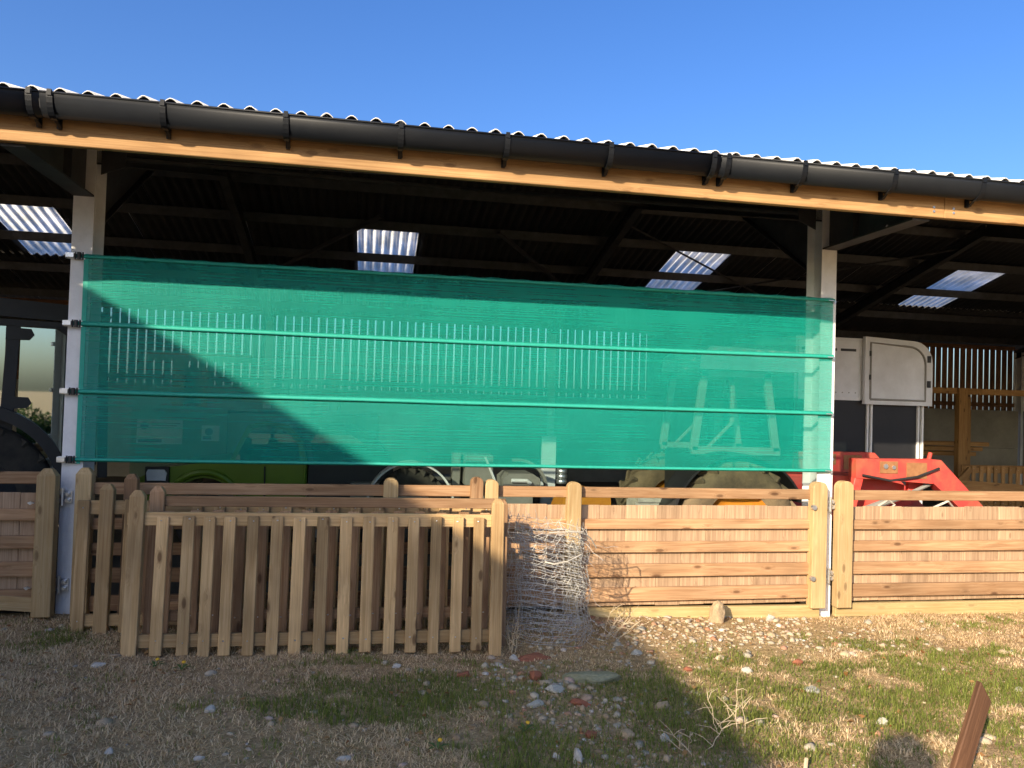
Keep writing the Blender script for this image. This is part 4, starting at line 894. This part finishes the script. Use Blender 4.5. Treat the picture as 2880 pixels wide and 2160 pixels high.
# olive tipping trailer with labels
t = thing('box_trailer', 'grey green panel sided trailer with two labels behind the lime car', 'trailer', (.6, 4.6, 0))
b = MB(); b.box((-.9, 4.3, .62), (.26, 5.6, 1.50)); b.build('side_panel', 'olive', t)
b = MB(); b.box((.268, 4.3, .62), (2.2, 5.6, 1.47)); b.build('side_panel', 'olive', t)
b = MB(); b.box((-.93, 4.28, 1.50), (2.23, 4.33, 1.54)); b.build('top_rail', 'grey', t)
for x0, x1, z0, z1 in ((-.83, -.28, 1.05, 1.36), (-.05, .17, 1.10, 1.30)):
    b = MB(); b.box((x0, 4.29, z0), (x1, 4.297, z1)); lb = b.build('label', 'paper', t)
    b = MB(); b.rev([(.001, 0), (.05, 0), (.05, .002)], (x0 + .09, 4.288, z1 - .08), (0, -1, 0), 18); b.box((x0 + .02, 4.286, z0 + .02), (x0 + (x1 - x0) * .55, 4.2895, z0 + .06)); 
    for q in range(3): b.box((x0 + .18, 4.286, z1 - .05 - q * .028), (x1 - .03 - q * .04, 4.2895, z1 - .04 - q * .028)) if x1 - x0 > .3 else None
    b.build('label_print', 'ink', lb)
wheel(t, (.2, 4.35, .34), .32, .18, tread=False); wheel(t, (1.0, 4.35, .34), .32, .18, tread=False)
# flat trailer wheel in the middle
t = thing('flat_trailer', 'grey flat trailer with rounded mudguard below the middle of the net', 'trailer', (2.5, 2.4, 0))
wheel(t, (2.53, 2.05, .60), .36, .2, tread=True)
b = MB(); b.rev([(.44, -.12), (.46, -.13), (.46, .14), (.44, .14), (.44, -.12)], (2.53, 2.05, .60), (0, 1, 0), 24, R(-180), R(0)); b.build('mudguard', 'galv', t, False)
b = MB(); b.box((1.9, 2.3, .62), (3.1, 3.4, .80)); b.build('bed', 'grey', t)
b = MB(); b.box((2.98, 2.15, .55), (3.06, 2.3, 1.15)); b.build('stake_post', 'grey', t)
# grey engine / ride on mower
t = thing('garden_mower', 'grey ride on mower with orange deck behind the gate centre', 'mower', (3.6, 1.6, 0))
b = MB(); b.box((3.22, 1.55, .55), (3.75, 2.2, .86)); b.build('engine_block', 'grey', t)
b = MB(); b.poly([(3.42, 1.45, .86), (3.80, 1.45, .86), (3.80, 1.45, .95), (3.72, 1.45, 1.0), (3.48, 1.45, 1.0), (3.42, 1.45, .95)], (0, 1, 0), .4); b.build('air_cowl', 'grey', t)
b = MB(); b.tube([(3.50, 1.43, .93), (3.66, 1.43, .93), (3.70, 1.43, .90)], .02, 8); b.build('pipe', 'galv', t)
b = MB(); b.tube([(3.24, 1.5, 1.16), (3.38, 1.5, .84)], .014, 6); b.build('lever', 'galv', t)
b = MB(); b.rev([(.30, -.03), (.33, -.03), (.33, .05), (.30, .05), (.30, -.03)], (3.62, 1.75, .80), (0, 1, 0), 20, R(-100), R(0)); b.build('hoop', 'grey', t)
b = MB(); b.box((3.1, 2.0, .82), (3.4, 2.5, 1.14)); b.build('tank', 'grey', t)
b = MB(); b.poly([(3.86, 1.0, .62), (4.42, 1.0, .62), (4.40, 1.0, .86), (4.2, 1.0, .90), (3.95, 1.0, .86)], (0, 1, 0), .35); b.build('deck', 'orange', t)
b = MB(); b.box((3.5, 1.2, .3), (4.1, 1.8, .55)); b.build('chassis', 'black', t)
for c in ((3.45, 1.3, .25), (4.2, 1.2, .25)): wheel(t, c, .24, .16, tread=False)
b = MB()
for k in range(3): b.rev([(.001, k * .055), (.052, k * .055), (.058, k * .055 + .01), (.058, k * .055 + .04), (.048, k * .055 + .05), (.001, k * .055 + .05)], (4.10, 1.75, .87), (0, 0, 1), 20)
tag(b.build('steel_canister', 'zinc', None, True), 'shiny ribbed steel canister standing on the mower', 'canister')
b = MB(); b.box((3.98, 2.2, 0), (4.14, 2.24, 1.35)); tag(b.build('white_board', 'white'), 'upright white board behind the steel canister', 'board')
b = MB(); b.box((4.6, .85, 0), (5.0, 1.1, .80)); b.box((4.62, .83, .80), (4.98, 1.12, .85)); b.box((4.68, .86, .85), (4.94, 1.08, .91)); tag(b.build('white_tub', 'chalk'), 'stacked white plastic tubs between the mower and tractor wheel', 'tubs')
# scaffold of interior timber
def stall(label, parts, boards, base):
    t = thing('timber_frame', label, 'timber frame', base)
    for p0, p1, w_, t_ in parts: bar('timber', p0, p1, w_, t_, 'interior', t)
    for p0, p1, w_, t_ in boards: bar('panel_board', p0, p1, w_, t_, 'interior', t)
    return t
stall('orange brown timber stall frame seen dimly through the left of the net', [((-1.2, 6, 2.25), (.3, 6, 2.25), .12, .08), ((-.74, 5.99, 0), (-.74, 5.99, 2.19), .17, .1), ((-.2, 6.4, 1.66), (1.6, 6.4, 1.60), .1, .06), ((1.5, 6.4, 0), (1.5, 6.4, 2.1), .14, .1)], [((-.60 + .1 * k, 6.08, .5), (-.60 + .1 * k, 6.08, 2.1), .095, .02) for k in range(3)], (-.5, 6, 0))
stall('orange brown timber post and rail frame at the far right of the barn', [((12.7, 7, 2.20), (16.5, 7, 2.20), .12, .08), ((13.42, 6.97, 0), (13.42, 6.97, 2.26), .19, .12), ((13.86, 7.35, 0), (13.86, 7.35, 2.1), .15, .1), ((15.0, 6.97, 0), (15.0, 6.97, 2.16), .17, .1), ((13.5, 6.95, 2.10), (13.95, 7.5, 2.10), .08, .05)], [], (14, 7, 0))
stall('stack of timber planks and battens by the back wall on the right', [((12.7, 7.6, .95 + .1 * k), (14.2 + .15 * k, 7.6, .95 + .1 * k), .08, .3) for k in range(3)], [((12.9, 7.6, 0), (12.9, 7.6, .9), .1, .1), ((14.0, 7.6, 0), (14.0, 7.6, .9), .1, .1)], (13.4, 7.6, 0))
h = hurdle('picket hurdle inside the barn at the far right, beyond the gate', (0, 5.6, 0), 0, [12.35 + .15 * k for k in range(14)], [], ztop=.84, rails=((.72, .86), (.15, .25)), z0=.05, mat='interior')
h['group'] = 'picket hurdles standing inside the barn'
stall('yellow sloping timber prop beside the hurdle inside the barn', [((11.9, 5.5, .35), (12.4, 5.55, .80), .1, .05), ((11.4, 4.8, .60), (14.2, 4.8, .45), .16, .05)], [], (12, 5.3, 0))

# ------------------------------------------------------------------ off frame: the farm building and sapling casting shadows into the picture; the tree is added in place of the photographer
X0, HB = -4.16, 5.0
bl = thing('farmhouse', 'rendered farm building behind the photographer casting the large shadow', 'building', (-8, -9, 0))
b = MB(); b.box((-9.4, -13.6, -.2), (X0 - .35, -4.0, HB - .15)); b.build('wall', 'render', bl)
b = MB(); b.poly([(X0, -13.9, HB), (X0, -13.9, HB - .14), (-6.9, -13.9, HB + .75), (-9.7, -13.9, HB - .14), (-9.7, -13.9, HB), (-6.9, -13.9, HB + .92)], (0, 1, 0), 10.2); b.build('roof', 'slate', bl)
b = MB(); b.box((X0 - .36, -9.5, 0), (X0 - .30, -8.5, 2.1)); b.build('door', 'navy', bl)
for y0 in (-12.4, -7.4):
    b = MB(); b.box((X0 - .36, y0, 1.1), (X0 - .31, y0 + 1.2, 2.3)); wdw = b.build('window', 'white', bl)
    b = MB(); b.box((X0 - .31, y0 + .06, 1.16), (X0 - .30, y0 + 1.14, 2.24)); b.build('pane', 'carglass', wdw)
def leafy(label, base, trunk_h, crown, n, size, seed, group):
    t = thing('shadow_sapling' if trunk_h > 1.5 else 'shrub', label, 'tree' if trunk_h > 1.5 else 'shrub', base, group); bx, by, bz = base; r = np.random.default_rng(seed); rr = random.Random(seed)
    b = MB(); top = (bx + .03, by, trunk_h); b.tube([(bx, by, bz - .1), (bx + .02, by + .01, trunk_h * .5), top], [.05, .038, .02], 8)
    cen = []
    for (cx, cy, cz, cr) in crown:
        p = Vector((bx + cx, by + cy, cz)); b.tube([Vector((bx + .02, by, trunk_h * rr.uniform(.6, .95))), (Vector(top) + p) / 2, p], [.022, .014, .006], 6)
    b.build('trunk', 'bark', t)
    C = np.array(crown); pick = r.integers(0, len(C), n); d = r.normal(0, 1, (n, 3)); d /= np.linalg.norm(d, axis=1)[:, None]; rad = C[pick, 3] * r.random(n) ** .45
    p = np.array([bx, by, 0]) + C[pick, :3] + d * rad[:, None]; u = r.normal(0, 1, (n, 3)); u /= np.linalg.norm(u, axis=1)[:, None]; v = np.cross(u, r.normal(0, 1, (n, 3))); v /= np.linalg.norm(v, axis=1)[:, None]; s_ = size * r.uniform(.6, 1.3, (n, 1))
    Vv = np.stack([p - u * s_, p + v * s_ * .45, p + u * s_, p - v * s_ * .45], 1); T = (np.arange(n) * 4)[:, None] + np.arange(4)
    put('crown', fast_mesh('crown', Vv, T, np.repeat(r.random(n), 4)), 'leaf', t)
leafy('young leafy tree behind the photographer whose tip shadow falls by the stake', (-.25, -8.27, 0), 2.4, [(0, 0, 2.75, .28), (.18, .1, 2.62, .26), (-.22, .05, 2.55, .28), (.05, -.2, 2.4, .3), (.0, .1, 3.02, .14), (.12, .1, 2.2, .3), (-.2, -.1, 2.1, .3)], 5200, .05, 5, None)  # tree added only for its shadow, standing in for the photographer
for lab, x, y, sd in (('low dense shrub behind the photographer, nearest the farm building', 2.9, -11.2, 16), ('low dense shrub behind the photographer, middle of the row', 4.2, -11.6, 17), ('low dense shrub behind the photographer, far end of the row', 5.6, -11.3, 18)):
    leafy(lab, (x, y, -.05), .8, [(0, 0, .85, .5), (.5, .1, .65, .48), (-.5, 0, .62, .48), (.2, -.2, .4, .5), (-.2, .2, .35, .5), (.7, 0, .35, .4)], 5200, .06, sd, 'shrubs behind the photographer')
